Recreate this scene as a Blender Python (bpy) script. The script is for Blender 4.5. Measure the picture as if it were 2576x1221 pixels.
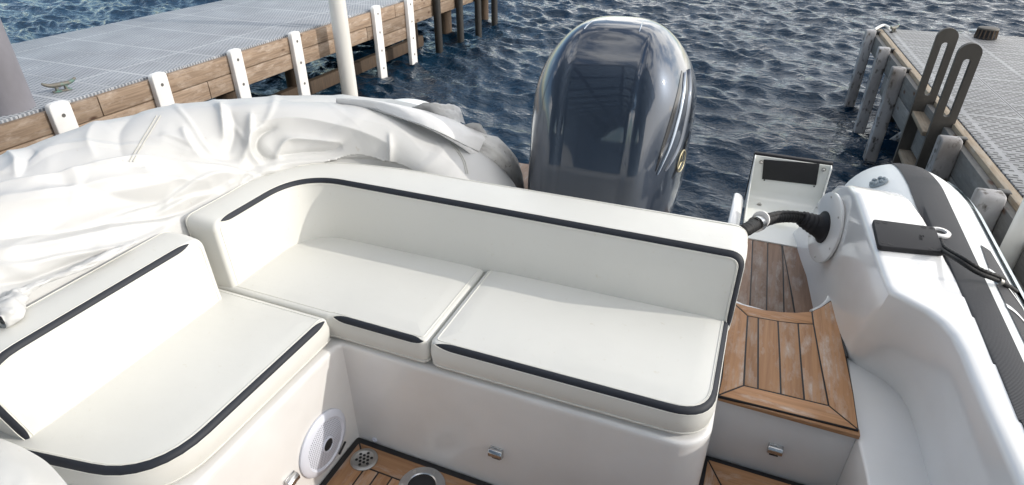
import bpy, bmesh, math, random
import numpy as np
from mathutils import Vector, Matrix, noise
from mathutils.bvhtree import BVHTree
R = math.radians; PI = math.pi
random.seed(4); rng = np.random.default_rng(7)
for o in list(bpy.data.objects): bpy.data.objects.remove(o)
S = bpy.context.scene; COL = S.collection

# ---------------------------------------------------------------- camera, sky, sun, exposure
F, CX, CY, H = 1520., 1288., 610.5, 1.7
TH = math.atan(910/1520); PS = R(22.2)
cam = bpy.data.cameras.new('camera'); co = bpy.data.objects.new('camera', cam); COL.objects.link(co)
cam.sensor_width = 36; cam.lens = F/2576*36; cam.clip_end = 3000; cam.clip_start = .02
co.location = (0, 0, H); co.rotation_euler = (PI/2-TH, 0, PS); S.camera = co
SUN_AZ, SUN_EL = R(13), R(23)          # azimuth from +X (right side of the boat) towards +Y (aft)
sd = Vector((math.cos(SUN_EL)*math.cos(SUN_AZ), math.cos(SUN_EL)*math.sin(SUN_AZ), math.sin(SUN_EL)))
sl = bpy.data.lights.new('sun', 'SUN'); so = bpy.data.objects.new('sun', sl); COL.objects.link(so)
sl.energy = 2.0; sl.angle = R(.5); sl.color = (1, .94, .85)
so.rotation_euler = (-sd).to_track_quat('-Z', 'Y').to_euler()
w = bpy.data.worlds.new('World'); S.world = w; w.use_nodes = True
nt = w.node_tree; N = nt.nodes; L = nt.links; N.clear()
out = N.new('ShaderNodeOutputWorld'); bg = N.new('ShaderNodeBackground'); bg.inputs[1].default_value = .15
sk = N.new('ShaderNodeTexSky'); sk.sky_type = 'NISHITA'; sk.sun_disc = False
sk.sun_elevation = SUN_EL; sk.sun_rotation = PI/2-SUN_AZ; sk.air_density = 1.1; sk.dust_density = .4; sk.ozone_density = 2.0
tc = N.new('ShaderNodeTexCoord'); mp = N.new('ShaderNodeMapping'); mp.inputs['Scale'].default_value = (1.3, 1.3, 3.2)
nz = N.new('ShaderNodeTexNoise'); nz.inputs['Scale'].default_value = 1.6; nz.inputs['Detail'].default_value = 7; nz.inputs['Roughness'].default_value = .55
rp = N.new('ShaderNodeValToRGB'); rp.color_ramp.elements[0].position = .44; rp.color_ramp.elements[1].position = .58
mx = N.new('ShaderNodeMixRGB'); mx.inputs[2].default_value = (7.4, 7.7, 8.3, 1)
L.new(tc.outputs['Generated'], mp.inputs[0]); L.new(mp.outputs[0], nz.inputs[0]); 
sx = N.new('ShaderNodeSeparateXYZ'); L.new(tc.outputs['Generated'], sx.inputs[0])
ad = N.new('ShaderNodeMath'); ad.operation = 'MULTIPLY_ADD'; ad.inputs[1].default_value = .16; L.new(sx.outputs[0], ad.inputs[0]); L.new(nz.outputs[0], ad.inputs[2])
L.new(ad.outputs[0], rp.inputs[0])
hz = N.new('ShaderNodeMapRange'); hz.inputs[1].default_value = 0; hz.inputs[2].default_value = .55; hz.inputs[3].default_value = 1.25; hz.inputs[4].default_value = 1; L.new(sx.outputs[2], hz.inputs[0])
vm = N.new('ShaderNodeVectorMath'); vm.operation = 'SCALE'; vm.inputs[0].default_value = (13.0, 12.6, 12.0); L.new(hz.outputs[0], vm.inputs[3]); L.new(vm.outputs[0], mx.inputs[2])
L.new(rp.outputs[0], mx.inputs[0]); L.new(sk.outputs[0], mx.inputs[1]); L.new(mx.outputs[0], bg.inputs[0]); L.new(bg.outputs[0], out.inputs[0])
S.view_settings.view_transform = 'Standard'; S.view_settings.look = 'None'
S.view_settings.exposure = 0.40; S.view_settings.gamma = 1
S.render.engine = 'CYCLES'; S.cycles.max_bounces = 8

# ---------------------------------------------------------------- measuring helpers: a sight line meets a real plane
_s, _c, _sp, _cp = math.sin(TH), math.cos(TH), math.sin(PS), math.cos(PS)
def ray(x, y):
    lat = x-CX; dy = y-CY; dn = dy*_c+F*_s; fw = F*_c-dy*_s
    return Vector((lat*_cp-fw*_sp, lat*_sp+fw*_cp, -dn))
def atz(x, y, z): r = ray(x, y); t = (z-H)/r.z; return Vector((r.x*t, r.y*t, z))
def aty(x, y, Y): r = ray(x, y); t = Y/r.y; return Vector((r.x*t, Y, H+r.z*t))
def atx(x, y, X): r = ray(x, y); t = X/r.x; return Vector((X, r.y*t, H+r.z*t))

# ---------------------------------------------------------------- node materials
def mat(name, col, rough=.5, metal=0, coat=0, bump=None, var=None, spec=.5, coords='Object', sheen=0, subs=0):
    """bump: list of (scale, strength, distance); var: list of (scale, colour2, lo, hi, (sx,sy,sz))"""
    m = bpy.data.materials.new(name); m.use_nodes = True; n = m.node_tree.nodes; l = m.node_tree.links
    b = n['Principled BSDF']; b.inputs['Base Color'].default_value = (*col, 1); b.inputs['Roughness'].default_value = rough
    b.inputs['Metallic'].default_value = metal; b.inputs['Coat Weight'].default_value = coat; b.inputs['Coat Roughness'].default_value = .05
    b.inputs['Specular IOR Level'].default_value = spec
    t = n.new('ShaderNodeTexCoord'); last = None
    if var:
        for sc, c2, lo, hi, s3 in var:
            mp = n.new('ShaderNodeMapping'); mp.inputs['Scale'].default_value = s3
            z = n.new('ShaderNodeTexNoise'); z.inputs['Scale'].default_value = sc; z.inputs['Detail'].default_value = 6
            r = n.new('ShaderNodeMapRange'); r.inputs[1].default_value = lo; r.inputs[2].default_value = hi
            x = n.new('ShaderNodeMixRGB'); x.inputs[2].default_value = (*c2, 1)
            if last: l.new(last, x.inputs[1])
            else: x.inputs[1].default_value = (*col, 1)
            l.new(t.outputs[coords], mp.inputs[0]); l.new(mp.outputs[0], z.inputs[0]); l.new(z.outputs[0], r.inputs[0]); l.new(r.outputs[0], x.inputs[0]); last = x.outputs[0]
        l.new(last, b.inputs['Base Color'])
    nb = None
    for sc, st, ds in (bump or []):
        z = n.new('ShaderNodeTexNoise'); z.inputs['Scale'].default_value = sc; z.inputs['Detail'].default_value = 4
        u = n.new('ShaderNodeBump'); u.inputs['Strength'].default_value = st; u.inputs['Distance'].default_value = ds
        l.new(t.outputs[coords], z.inputs[0]); l.new(z.outputs[0], u.inputs['Height'])
        if nb: l.new(nb, u.inputs['Normal'])
        nb = u.outputs[0]
    if nb: l.new(nb, b.inputs['Normal'])
    return m
M = {}
M['vinyl'] = mat('cream_vinyl', (.66, .655, .62), .45, bump=[(420, .25, .0006), (5, .5, .006), (1.7, .5, .02)], var=[(2.2, (.61, .605, .57), .45, .8, (1, 1, 1)), (60, (.60, .58, .52), .66, .8, (1, 1, 1))])
M['vinyl_edge'] = mat('cream_piping', (.72, .71, .66), .4)
M['black_vinyl'] = mat('black_vinyl', (.010, .013, .021), .62, bump=[(500, .4, .0008)])
M['gel'] = mat('white_gelcoat', (.75, .75, .75), .16, coat=.4, bump=[(3, .06, .004)], var=[(4, (.70, .695, .68), .4, .8, (1, 1, 1)), (260, (.45, .42, .38), .74, .80, (1, 1, 1))])
M['gel_box'] = mat('seat_box_gelcoat', (.75, .74, .73), .2, coat=.3, bump=[(900, .12, .0006), (3, .05, .004)], var=[(3, (.67, .655, .64), .4, .7, (1, 1, 1))])
M['canvas'] = mat('white_cover_canvas', (.53, .53, .53), .5, bump=[(700, .25, .0006), (12, .15, .004)],
    var=[(1.6, (.50, .50, .485), .4, .75, (1, 1, 1)), (30, (.40, .35, .29), .70, .82, (1, 2.2, 1))])
M['canvas_grey'] = mat('grey_canvas', (.54, .53, .51), .7, bump=[(500, .3, .001), (18, .6, .015)], var=[(9, (.42, .40, .39), .5, .75, (1, 1, 1)), (30, (.13, .11, .10), .62, .75, (1, 3, 1))])
M['caulk'] = mat('black_caulk', (.012, .012, .014), .55, bump=[(300, .3, .001)])
M['black_plastic'] = mat('black_plastic', (.014, .014, .017), .62, spec=.35, bump=[(900, .25, .0005)])
M['matt_black'] = mat('matt_black', (.014, .014, .016), .7, bump=[(300, .2, .001)])
M['steel'] = mat('stainless_steel', (.55, .55, .55), .22, metal=1, bump=[(60, .1, .001)])
M['steel_dull'] = mat('brushed_steel', (.46, .45, .43), .38, metal=1, bump=[(200, .3, .001)])
M['cowl'] = mat('blue_grey_metallic_paint', (.024, .036, .058), .40, metal=.6, coat=1, bump=[(1500, .06, .0003)], var=[(2500, (.06, .078, .115), .5, .75, (1, 1, 1))])
M['cowl'].node_tree.nodes['Principled BSDF'].inputs['Coat IOR'].default_value = 1.6
M['cowl_dark'] = mat('dark_metallic_paint', (.018, .024, .036), .2, metal=.35, coat=1)
M['cowl_black'] = mat('gloss_black_trim', (.008, .009, .012), .2, coat=.5)
M['cowl_silver'] = mat('silver_trim', (.30, .34, .40), .25, metal=.8, coat=.6)
M['gold'] = mat('pale_gold_emblem', (.5, .45, .3), .35, metal=.8)
M['hyp_white'] = mat('white_tube_fabric', (.70, .72, .72), .42, bump=[(800, .2, .0005), (6, .2, .003)], var=[(2, (.62, .66, .68), .4, .8, (1, 1, 1))])
M['hyp_grey'] = mat('pale_blue_grey_tube', (.45, .52, .56), .45, bump=[(800, .2, .0005)])
M['hose'] = mat('black_braided_hose', (.010, .010, .011), .62, spec=.3)
M['bumper'] = mat('white_dock_bumper', (.74, .73, .72), .45, bump=[(30, .25, .003)], var=[(5, (.62, .60, .58), .5, .8, (1, 1, 1)), (14, (.35, .24, .14), .7, .85, (1, 1, .4))])
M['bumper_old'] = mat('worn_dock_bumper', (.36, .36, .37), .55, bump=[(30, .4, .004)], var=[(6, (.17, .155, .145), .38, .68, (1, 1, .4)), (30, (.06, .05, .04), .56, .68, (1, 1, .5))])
M['recess'] = mat('shadowed_bolt_recess', (.13, .125, .12), .5, metal=.3)
M['pole'] = mat('white_pole_plastic', (.66, .65, .62), .45, bump=[(8, .2, .004)], var=[(3, (.55, .53, .49), .4, .8, (1, 1, .3)), (50, (.25, .23, .2), .72, .82, (1, 1, .3))])
M['pile_grey'] = mat('grey_pile_sleeve', (.20, .195, .22), .7, bump=[(20, .3, .004)], var=[(5, (.13, .125, .14), .4, .8, (1, 1, .5))])
M['ladder'] = mat('dark_brown_ladder', (.045, .040, .034), .6, bump=[(40, .3, .003)], var=[(8, (.075, .068, .058), .45, .75, (1, 1, .3))])
M['bronze'] = mat('weathered_bronze', (.16, .15, .13), .6, metal=.4, bump=[(60, .4, .002)], var=[(20, (.10, .24, .21), .5, .7, (1, 1, 1))])
M['rope'] = mat('white_rope', (.7, .7, .68), .8, bump=[(200, .6, .003)])
M['speaker_w'] = mat('white_speaker_plastic', (.66, .68, .76), .35)
M['roof'] = mat('roof_sheet', (.34, .37, .40), .7, bump=[(5, .2, .02)])
_m = M['roof'].node_tree; _t = _m.nodes.new('ShaderNodeBsdfTranslucent'); _t.inputs[0].default_value = (.70, .80, .90, 1); _x = _m.nodes.new('ShaderNodeMixShader'); _x.inputs[0].default_value = .5
_m.links.new(_m.nodes['Principled BSDF'].outputs[0], _x.inputs[1]); _m.links.new(_t.outputs[0], _x.inputs[2]); _m.links.new(_x.outputs[0], _m.nodes['Material Output'].inputs[0])
M['beam'] = mat('dark_steel_beam', (.02, .02, .022), .6)

def wood(name, c1, c2, grey, axis, rough=.6, wear=.5, island=True, knots=False):
    m = bpy.data.materials.new(name); m.use_nodes = True; n = m.node_tree.nodes; l = m.node_tree.links; b = n['Principled BSDF']
    b.inputs['Roughness'].default_value = rough
    t = n.new('ShaderNodeTexCoord'); g = n.new('ShaderNodeObjectInfo')
    sc = [90, 90, 90]; sc[axis] = 4
    add = n.new('ShaderNodeVectorMath'); add.operation = 'MULTIPLY_ADD'
    l.new(g.outputs['Random'], add.inputs[0]); add.inputs[1].default_value = (7, 7, 7); l.new(t.outputs['Object'], add.inputs[2])
    mp = n.new('ShaderNodeMapping'); mp.inputs['Scale'].default_value = sc; l.new(add.outputs[0], mp.inputs[0])
    z = n.new('ShaderNodeTexNoise'); z.inputs['Scale'].default_value = 1.; z.inputs['Detail'].default_value = 8; z.inputs['Distortion'].default_value = .4; l.new(mp.outputs[0], z.inputs[0])
    r = n.new('ShaderNodeMapRange'); r.inputs[1].default_value = .3; r.inputs[2].default_value = .72; l.new(z.outputs[0], r.inputs[0])
    x = n.new('ShaderNodeMixRGB'); x.inputs[1].default_value = (*c1, 1); x.inputs[2].default_value = (*c2, 1); l.new(r.outputs[0], x.inputs[0])
    # sun-bleached silver patches
    mp2 = n.new('ShaderNodeMapping'); s2 = [16, 16, 16]; s2[axis] = 5; mp2.inputs['Scale'].default_value = s2; l.new(add.outputs[0], mp2.inputs[0])
    z2 = n.new('ShaderNodeTexNoise'); z2.inputs['Scale'].default_value = 1; z2.inputs['Detail'].default_value = 8; z2.inputs['Roughness'].default_value = .7; l.new(mp2.outputs[0], z2.inputs[0])
    r2 = n.new('ShaderNodeMapRange'); r2.inputs[1].default_value = .66-wear*.3; r2.inputs[2].default_value = .82-wear*.3; l.new(z2.outputs[0], r2.inputs[0])
    mu = n.new('ShaderNodeMath'); mu.operation = 'MULTIPLY'; l.new(r2.outputs[0], mu.inputs[0])
    r3 = n.new('ShaderNodeMapRange'); r3.inputs[1].default_value = .38; r3.inputs[2].default_value = .6; r3.inputs[3].default_value = .15; r3.inputs[4].default_value = .85; l.new(z.outputs[0], r3.inputs[0]); l.new(r3.outputs[0], mu.inputs[1])
    x2 = n.new('ShaderNodeMixRGB'); l.new(mu.outputs[0], x2.inputs[0]); l.new(x.outputs[0], x2.inputs[1]); x2.inputs[2].default_value = (*grey, 1)
    hs = n.new('ShaderNodeHueSaturation'); l.new(x2.outputs[0], hs.inputs['Color'])
    rv = n.new('ShaderNodeMapRange'); rv.inputs[3].default_value = .78; rv.inputs[4].default_value = 1.2; l.new(g.outputs['Random'], rv.inputs[0]); l.new(rv.outputs[0], hs.inputs['Value'])
    lastc = hs.outputs[0]
    if knots:
        mk = n.new('ShaderNodeMapping'); sk_ = [9, 9, 9]; sk_[axis] = 4; mk.inputs['Scale'].default_value = sk_; l.new(add.outputs[0], mk.inputs[0])
        v = n.new('ShaderNodeTexVoronoi'); v.inputs['Scale'].default_value = 1; l.new(mk.outputs[0], v.inputs[0])
        rk = n.new('ShaderNodeMapRange'); rk.inputs[1].default_value = .07; rk.inputs[2].default_value = .16; l.new(v.outputs['Distance'], rk.inputs[0])
        x3 = n.new('ShaderNodeMixRGB'); x3.inputs[1].default_value = (.07, .035, .02, 1); l.new(rk.outputs[0], x3.inputs[0]); l.new(lastc, x3.inputs[2]); lastc = x3.outputs[0]
    l.new(lastc, b.inputs['Base Color'])
    bp = n.new('ShaderNodeBump'); bp.inputs['Strength'].default_value = .5; bp.inputs['Distance'].default_value = .0015; l.new(z.outputs[0], bp.inputs['Height']); l.new(bp.outputs[0], b.inputs['Normal'])
    return m
TK = ((.45, .245, .12), (.30, .15, .07), (.52, .44, .38))
M['teak_y'] = wood('teak_grain_aft', *TK, 1, wear=.62)
M['teak_x'] = wood('teak_grain_across', *TK, 0, wear=.45)
M['teak_dark'] = wood('teak_weathered_grey', (.29, .18, .12), (.18, .105, .07), (.40, .35, .31), 1, wear=.65)
M['plank_l'] = wood('dock_plank_brown', (.27, .195, .135), (.14, .095, .065), (.40, .33, .27), 1, .7, .6, knots=True)
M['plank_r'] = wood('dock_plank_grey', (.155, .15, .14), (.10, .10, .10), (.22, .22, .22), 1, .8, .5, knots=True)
M['timber_cap'] = wood('dock_edge_timber', (.27, .22, .16), (.16, .12, .08), (.3, .28, .24), 1, .75, .5)
M['pile_wood'] = wood('pile_timber', (.10, .065, .04), (.04, .028, .02), (.14, .11, .08), 2, .8, .3)
M['pile_dark'] = wood('dark_wet_pile', (.022, .02, .018), (.01, .01, .01), (.16, .15, .14), 2, .5, .1)

def grating(name, c_hi, c_lo, bw, bh, mort, off, ang=0, rib=(.61, .305), line=(.6, .6, .62)):
    m = bpy.data.materials.new(name); m.use_nodes = True; n = m.node_tree.nodes; l = m.node_tree.links; b = n['Principled BSDF']
    b.inputs['Roughness'].default_value = .6
    t = n.new('ShaderNodeTexCoord'); mp = n.new('ShaderNodeMapping'); mp.inputs['Rotation'].default_value = (0, 0, ang); l.new(t.outputs['Object'], mp.inputs[0])
    def brick(w_, h_, mo, of, c1, c2):
        k = n.new('ShaderNodeTexBrick'); k.inputs['Scale'].default_value = 1; k.inputs['Brick Width'].default_value = w_; k.inputs['Row Height'].default_value = h_
        k.inputs['Mortar Size'].default_value = mo; k.inputs['Mortar Smooth'].default_value = .1; k.offset = of
        k.inputs['Color1'].default_value = k.inputs['Color2'].default_value = (*c1, 1); k.inputs['Mortar'].default_value = (*c2, 1); l.new(mp.outputs[0], k.inputs[0]); return k
    k = brick(bw, bh, mort, off, c_lo, c_hi)
    k2 = brick(rib[0], rib[1], .012, 0, (0, 0, 0), (1, 1, 1)); k3 = brick(rib[0]*2, rib[1]*2, .003, 0, (0, 0, 0), (1, 1, 1))
    x = n.new('ShaderNodeMixRGB'); l.new(k2.outputs['Color'], x.inputs[0]); l.new(k.outputs['Color'], x.inputs[1]); x.inputs[2].default_value = (*line, 1)
    y = n.new('ShaderNodeMixRGB'); l.new(k3.outputs['Color'], y.inputs[0]); l.new(x.outputs[0], y.inputs[1]); y.inputs[2].default_value = (*(v*.35 for v in c_lo), 1)
    z = n.new('ShaderNodeTexNoise'); z.inputs['Scale'].default_value = 3; z.inputs['Detail'].default_value = 6; l.new(t.outputs['Object'], z.inputs[0])
    q = n.new('ShaderNodeMixRGB'); q.blend_type = 'MULTIPLY'; q.inputs[0].default_value = .5; l.new(y.outputs[0], q.inputs[1]); l.new(z.outputs[0], q.inputs[2])
    l.new(q.outputs[0], b.inputs['Base Color'])
    bp = n.new('ShaderNodeBump'); bp.inputs['Strength'].default_value = .6; bp.inputs['Distance'].default_value = .006; l.new(k.outputs['Fac'], bp.inputs['Height']); l.new(bp.outputs[0], b.inputs['Normal'])
    return m
M['grate_l'] = grating('perforated_dock_panel_grey', (.42, .44, .47), (.17, .19, .22), .034, .026, .006, .5, rib=(.62, .31), line=(.47, .49, .52))
M['grate_r'] = grating('slotted_dock_panel_warm_grey', (.36, .36, .36), (.05, .05, .055), .058, .03, .0085, .5, ang=-R(2.9), rib=(.305, .155), line=(.42, .42, .43))

def water_mat():
    m = bpy.data.materials.new('lake_water'); m.use_nodes = True; n = m.node_tree.nodes; l = m.node_tree.links; b = n['Principled BSDF']
    b.inputs['Base Color'].default_value = (.005, .022, .045, 1); b.inputs['Roughness'].default_value = .04; b.inputs['IOR'].default_value = 1.333
    t = n.new('ShaderNodeTexCoord'); mp = n.new('ShaderNodeMapping'); mp.inputs['Rotation'].default_value = (0, 0, R(12)); mp.inputs['Scale'].default_value = (1, 1.9, 1)
    l.new(t.outputs['Object'], mp.inputs[0]); prev = None
    for sc, st, ds, de in ((8, .8, .04, 5), (26, .45, .010, 3)):
        z = n.new('ShaderNodeTexNoise'); z.inputs['Scale'].default_value = sc; z.inputs['Detail'].default_value = de; z.inputs['Distortion'].default_value = .5
        l.new(mp.outputs[0], z.inputs[0]); u = n.new('ShaderNodeBump'); u.inputs['Strength'].default_value = st; u.inputs['Distance'].default_value = ds
        l.new(z.outputs[0], u.inputs['Height'])
        if prev: l.new(prev, u.inputs['Normal'])
        prev = u.outputs[0]
    l.new(prev, b.inputs['Normal']); return m
M['water'] = water_mat()

# ---------------------------------------------------------------- object helpers
def root_loc(o):
    v = Vector((0, 0, 0))
    while o: v += o.location; o = o.parent
    return v
def link(name, me, m, parent=None, sharp=38, smooth=True):
    o = bpy.data.objects.new(name, me); COL.objects.link(o)
    if m: me.materials.append(m)
    if parent is not None:
        off = root_loc(parent)
        if off.length: me.transform(Matrix.Translation(-off))
        o.parent = parent
    if smooth:
        me.polygons.foreach_set('use_smooth', [True]*len(me.polygons)); me.set_sharp_from_angle(angle=R(sharp))
    return o
def obj(name, bm, m, parent=None, sharp=38, smooth=True, fix=True):
    if fix: bmesh.ops.recalc_face_normals(bm, faces=bm.faces)
    me = bpy.data.meshes.new(name); bm.to_mesh(me); bm.free(); me.update()
    return link(name, me, m, parent, sharp, smooth)
def thing(name, label, cat, loc=(0, 0, 0), group=None):
    o = bpy.data.objects.new(name, None); o.empty_display_size = .1; COL.objects.link(o); o.location = loc
    return tag(o, label, cat, group)
def tag(o, label, cat, group=None):
    o['label'] = label; o['category'] = cat
    if group: o['group'] = group
    return o
def origin_to(o, loc):
    loc = Vector(loc); o.data.transform(Matrix.Translation(-loc)); o.location = loc; return o
def add_prism(bm, pts, d, bev=0, seg=2):
    """pts: list of 3-D points of one flat outline; d: extrusion vector"""
    tmp = bmesh.new(); d = Vector(d)
    a = [tmp.verts.new(Vector(p)) for p in pts]; f = tmp.faces.new(a)
    b = [tmp.verts.new(Vector(p)+d) for p in pts]; tmp.faces.new(b)
    n = len(a)
    for i in range(n): tmp.faces.new((a[i], a[(i+1) % n], b[(i+1) % n], b[i]))
    bmesh.ops.recalc_face_normals(tmp, faces=tmp.faces)
    if bev:
        es = [e for e in tmp.edges if len(e.link_faces) == 2 and e.calc_face_angle(0) > .6]
        bmesh.ops.bevel(tmp, geom=es, offset=bev, segments=seg, affect='EDGES', profile=.5, clamp_overlap=True)
    me = bpy.data.meshes.new('t'); tmp.to_mesh(me); tmp.free(); bm.from_mesh(me); bpy.data.meshes.remove(me)
def flat(poly, z): return [Vector((p[0], p[1], z)) for p in poly]
def add_box(bm, x0, x1, y0, y1, z0, z1, bev=0, seg=2):
    add_prism(bm, [(x0, y0, z0), (x1, y0, z0), (x1, y1, z0), (x0, y1, z0)], (0, 0, z1-z0), bev, seg)
def frames(pts):
    T = []
    for i in range(len(pts)):
        a = pts[max(0, i-1)]; b = pts[min(len(pts)-1, i+1)]; T.append((b-a).normalized() if (b-a).length > 1e-9 else Vector((0, 0, 1)))
    up = Vector((0, 0, 1)) if abs(T[0].z) < .9 else Vector((1, 0, 0)); u = T[0].cross(up).normalized(); U = []
    for t in T:
        u = (u-t*u.dot(t)).normalized(); U.append((u, t.cross(u)))
    return U
def add_tube(bm, pts, r, seg=8, cap=True):
    pts = [Vector(p) for p in pts]; U = frames(pts); rings = []
    for i, p in enumerate(pts):
        rr = r(i/(len(pts)-1)) if callable(r) else r
        rings.append([bm.verts.new(p+(U[i][0]*math.cos(a)+U[i][1]*math.sin(a))*rr) for a in [2*PI*k/seg for k in range(seg)]])
    for i in range(len(rings)-1):
        for k in range(seg): bm.faces.new((rings[i][k], rings[i][(k+1) % seg], rings[i+1][(k+1) % seg], rings[i+1][k]))
    if cap: bm.faces.new(rings[0][::-1]); bm.faces.new(rings[-1])
def add_lathe(bm, prof, mtx, seg=32):
    """prof: (radius, height) pairs, axis = local Z of mtx"""
    rings = []
    for r, h in prof:
        if r < 1e-6: rings.append([bm.verts.new(mtx @ Vector((0, 0, h)))]*seg)
        else: rings.append([bm.verts.new(mtx @ Vector((r*math.cos(2*PI*k/seg), r*math.sin(2*PI*k/seg), h))) for k in range(seg)])
    for i in range(len(rings)-1):
        for k in range(seg):
            f = []
            for v in (rings[i][k], rings[i][(k+1) % seg], rings[i+1][(k+1) % seg], rings[i+1][k]):
                if v not in f: f.append(v)
            if len(f) > 2: bm.faces.new(f)
def axes(o, z, xhint=(0, 0, 1)):
    z = Vector(z).normalized(); x = Vector(xhint) if abs(z.dot(Vector(xhint).normalized())) < .98 else Vector((1, 0, 0)); x = (x-z*x.dot(z)).normalized(); y = z.cross(x)
    return Matrix(((x.x, y.x, z.x, o[0]), (x.y, y.y, z.y, o[1]), (x.z, y.z, z.z, o[2]), (0, 0, 0, 1)))
def spline(pts, n=8):
    pts = [Vector(p) for p in pts]; out_ = []
    for i in range(len(pts)-1):
        p0 = pts[max(i-1, 0)]; p1 = pts[i]; p2 = pts[i+1]; p3 = pts[min(i+2, len(pts)-1)]
        for k in range(n):
            t = k/n; out_.append(.5*((2*p1)+(p2-p0)*t+(2*p0-5*p1+4*p2-p3)*t*t+(3*p1-p0-3*p2+p3)*t**3))
    out_.append(pts[-1]); return out_
def grid(bm, rows, wrap=False):
    V = [[bm.verts.new(p) for p in r] for r in rows]
    for i in range(len(V)-1):
        m_ = len(V[i]); 
        for k in range(m_ if wrap else m_-1): bm.faces.new((V[i][k], V[i][(k+1) % m_], V[i+1][(k+1) % m_], V[i+1][k]))
    return V

# ---------------------------------------------------------------- water
def build_water():
    def axis(a, b, fine0, fine1, st):
        v = list(np.arange(fine0, fine1, st)); x = fine1; s = st
        while x < b: v.append(x); s *= 1.25; x += s
        v.append(b); x = fine0; s = st; lo = []
        while x > a: s *= 1.25; x -= s; lo.append(max(x, a))
        return np.array(lo[::-1]+v)
    xs = axis(-600, 600, -12, 7.5, .026); ys = axis(-400, 900, 1.6, 16.5, .023)
    X, Y = np.meshgrid(xs, ys); Z = np.zeros_like(X); DX = np.zeros_like(X); DY = np.zeros_like(X)
    fade = np.clip((60-np.hypot(X, Y))/40, 0, 1)
    wd = R(75)                       # wind runs nearly away from the boat
    for i in range(90):
        lam = .10*(1.7/.10)**(i/89)*rng.uniform(.92, 1.08); k = 2*PI/lam
        th = wd+rng.normal(0, .5 if lam < .7 else .34); a = .0093*lam*rng.uniform(.4, 1.2)*(1.55 if .17 < lam < .5 else (.9 if lam <= .17 else .6))
        ph = rng.uniform(0, 2*PI); c_, s_ = math.cos(th), math.sin(th)
        # slow phase warping keeps crests short and broken
        wp = .9*np.sin(X*.9*rng.uniform(.6, 1.5)+rng.uniform(0, 6))+.9*np.sin(Y*.8*rng.uniform(.6, 1.5)+rng.uniform(0, 6))
        A = k*(X*c_+Y*s_)+ph+wp; Z += a*np.cos(A); DX -= c_*a*.5*np.sin(A)*-1; DY -= s_*a*.5*np.sin(A)*-1
    Z *= fade; P = np.stack([X-DX*fade, Y-DY*fade, Z-.265], -1).reshape(-1, 3)
    ny, nx = X.shape; idx = np.arange(nx*ny).reshape(ny, nx)
    q = np.stack([idx[:-1, :-1], idx[:-1, 1:], idx[1:, 1:], idx[1:, :-1]], -1).reshape(-1, 4)
    me = bpy.data.meshes.new('water'); me.vertices.add(len(P)); me.vertices.foreach_set('co', P.ravel())
    me.loops.add(q.size); me.loops.foreach_set('vertex_index', q.ravel()); me.polygons.add(len(q))
    me.polygons.foreach_set('loop_start', np.arange(0, q.size, 4)); me.polygons.foreach_set('loop_total', np.full(len(q), 4)); me.update(calc_edges=True)
    me.polygons.foreach_set('use_smooth', [True]*len(q)); me.materials.append(M['water'])
    o = bpy.data.objects.new('water', me); COL.objects.link(o); o['kind'] = 'structure'
build_water()

# ---------------------------------------------------------------- docks
def bumper(parent, base, top_z, bot_z, wid, dep, nrm, m, bolts=3):
    """a rounded-top plank bolted to the dock edge; nrm = outward direction of its face (unit, horizontal)"""
    n_ = Vector((*nrm, 0)).normalized(); t_ = Vector((-n_.y, n_.x, 0)); b = Vector((base[0], base[1], 0)); hw = wid/2
    pts = []
    for a in np.linspace(0, PI, 11):
        ca, sa = math.cos(a), math.sin(a); pts.append((hw*math.copysign(abs(ca)**.62, ca), top_z-hw*.62+hw*.62*abs(sa)**.62))
    pts = [(hw, bot_z)]+pts+[(-hw, bot_z)]
    bm = bmesh.new(); add_prism(bm, [b+t_*u+Vector((0, 0, z)) for u, z in pts], n_*dep, .008, 3)
    o = obj('bumper_post', bm, m, parent, 40)
    for z in np.linspace(top_z-.085, bot_z+.12, bolts+1)[:bolts+1]:
        bm = bmesh.new(); c = b+n_*(dep+.0006)+Vector((0, 0, z)); mt = axes(c, n_)
        add_lathe(bm, [(.0125, 0), (.0125, .0012), (.010, .0012), (.009, .0002), (0, .0002)], mt, 14); obj('bolt_recess', bm, M['recess'], o)
    return o
EL = -4.1
dl = thing('dock', 'long floating dock of pale grey perforated panels with brown plank fascia and white bumper posts', 'dock', (EL-1, 4, -.265))
bm = bmesh.new(); add_box(bm, EL-1.98, EL-.005, -3.5, 9.5, .44, .48, .004); o = obj('deck_panel', bm, M['grate_l'], dl)
cuts = [-3.5, 2.62, 6.35, 9.5]
for r_, (z0, z1) in enumerate(((.33, .465), (.187, .324))):
    off = (0, .9, -.6, 0) if r_ else (0, 0, 0, 0)
    for k in range(3):
        bm = bmesh.new(); add_box(bm, EL, EL+.04, cuts[k]+off[k]+.003, cuts[k+1]+off[k+1]-.003, z0, z1, .004); obj('fascia_plank', bm, M['plank_l'], dl)
bm = bmesh.new(); add_box(bm, EL, EL+.04, 6.0, 6.58, .05, .181, .004); obj('fascia_plank', bm, M['plank_l'], dl)
bm = bmesh.new(); add_box(bm, EL-.3, EL-.22, 3.2, 7.4, -.24, -.10, .01); obj('lower_beam', bm, M['pile_wood'], dl)
bm = bmesh.new()
for y in np.arange(-3, 9.5, .9): add_box(bm, EL-1.95, EL-.02, y, y+.06, .2, .43)
add_box(bm, EL-1.97, EL-1.93, -3.5, 9.5, .19, .435)
add_box(bm, EL-.06, EL-.012, -3.5, 9.5, .2, .43); obj('joist_frame', bm, M['pile_dark'], dl)
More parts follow.
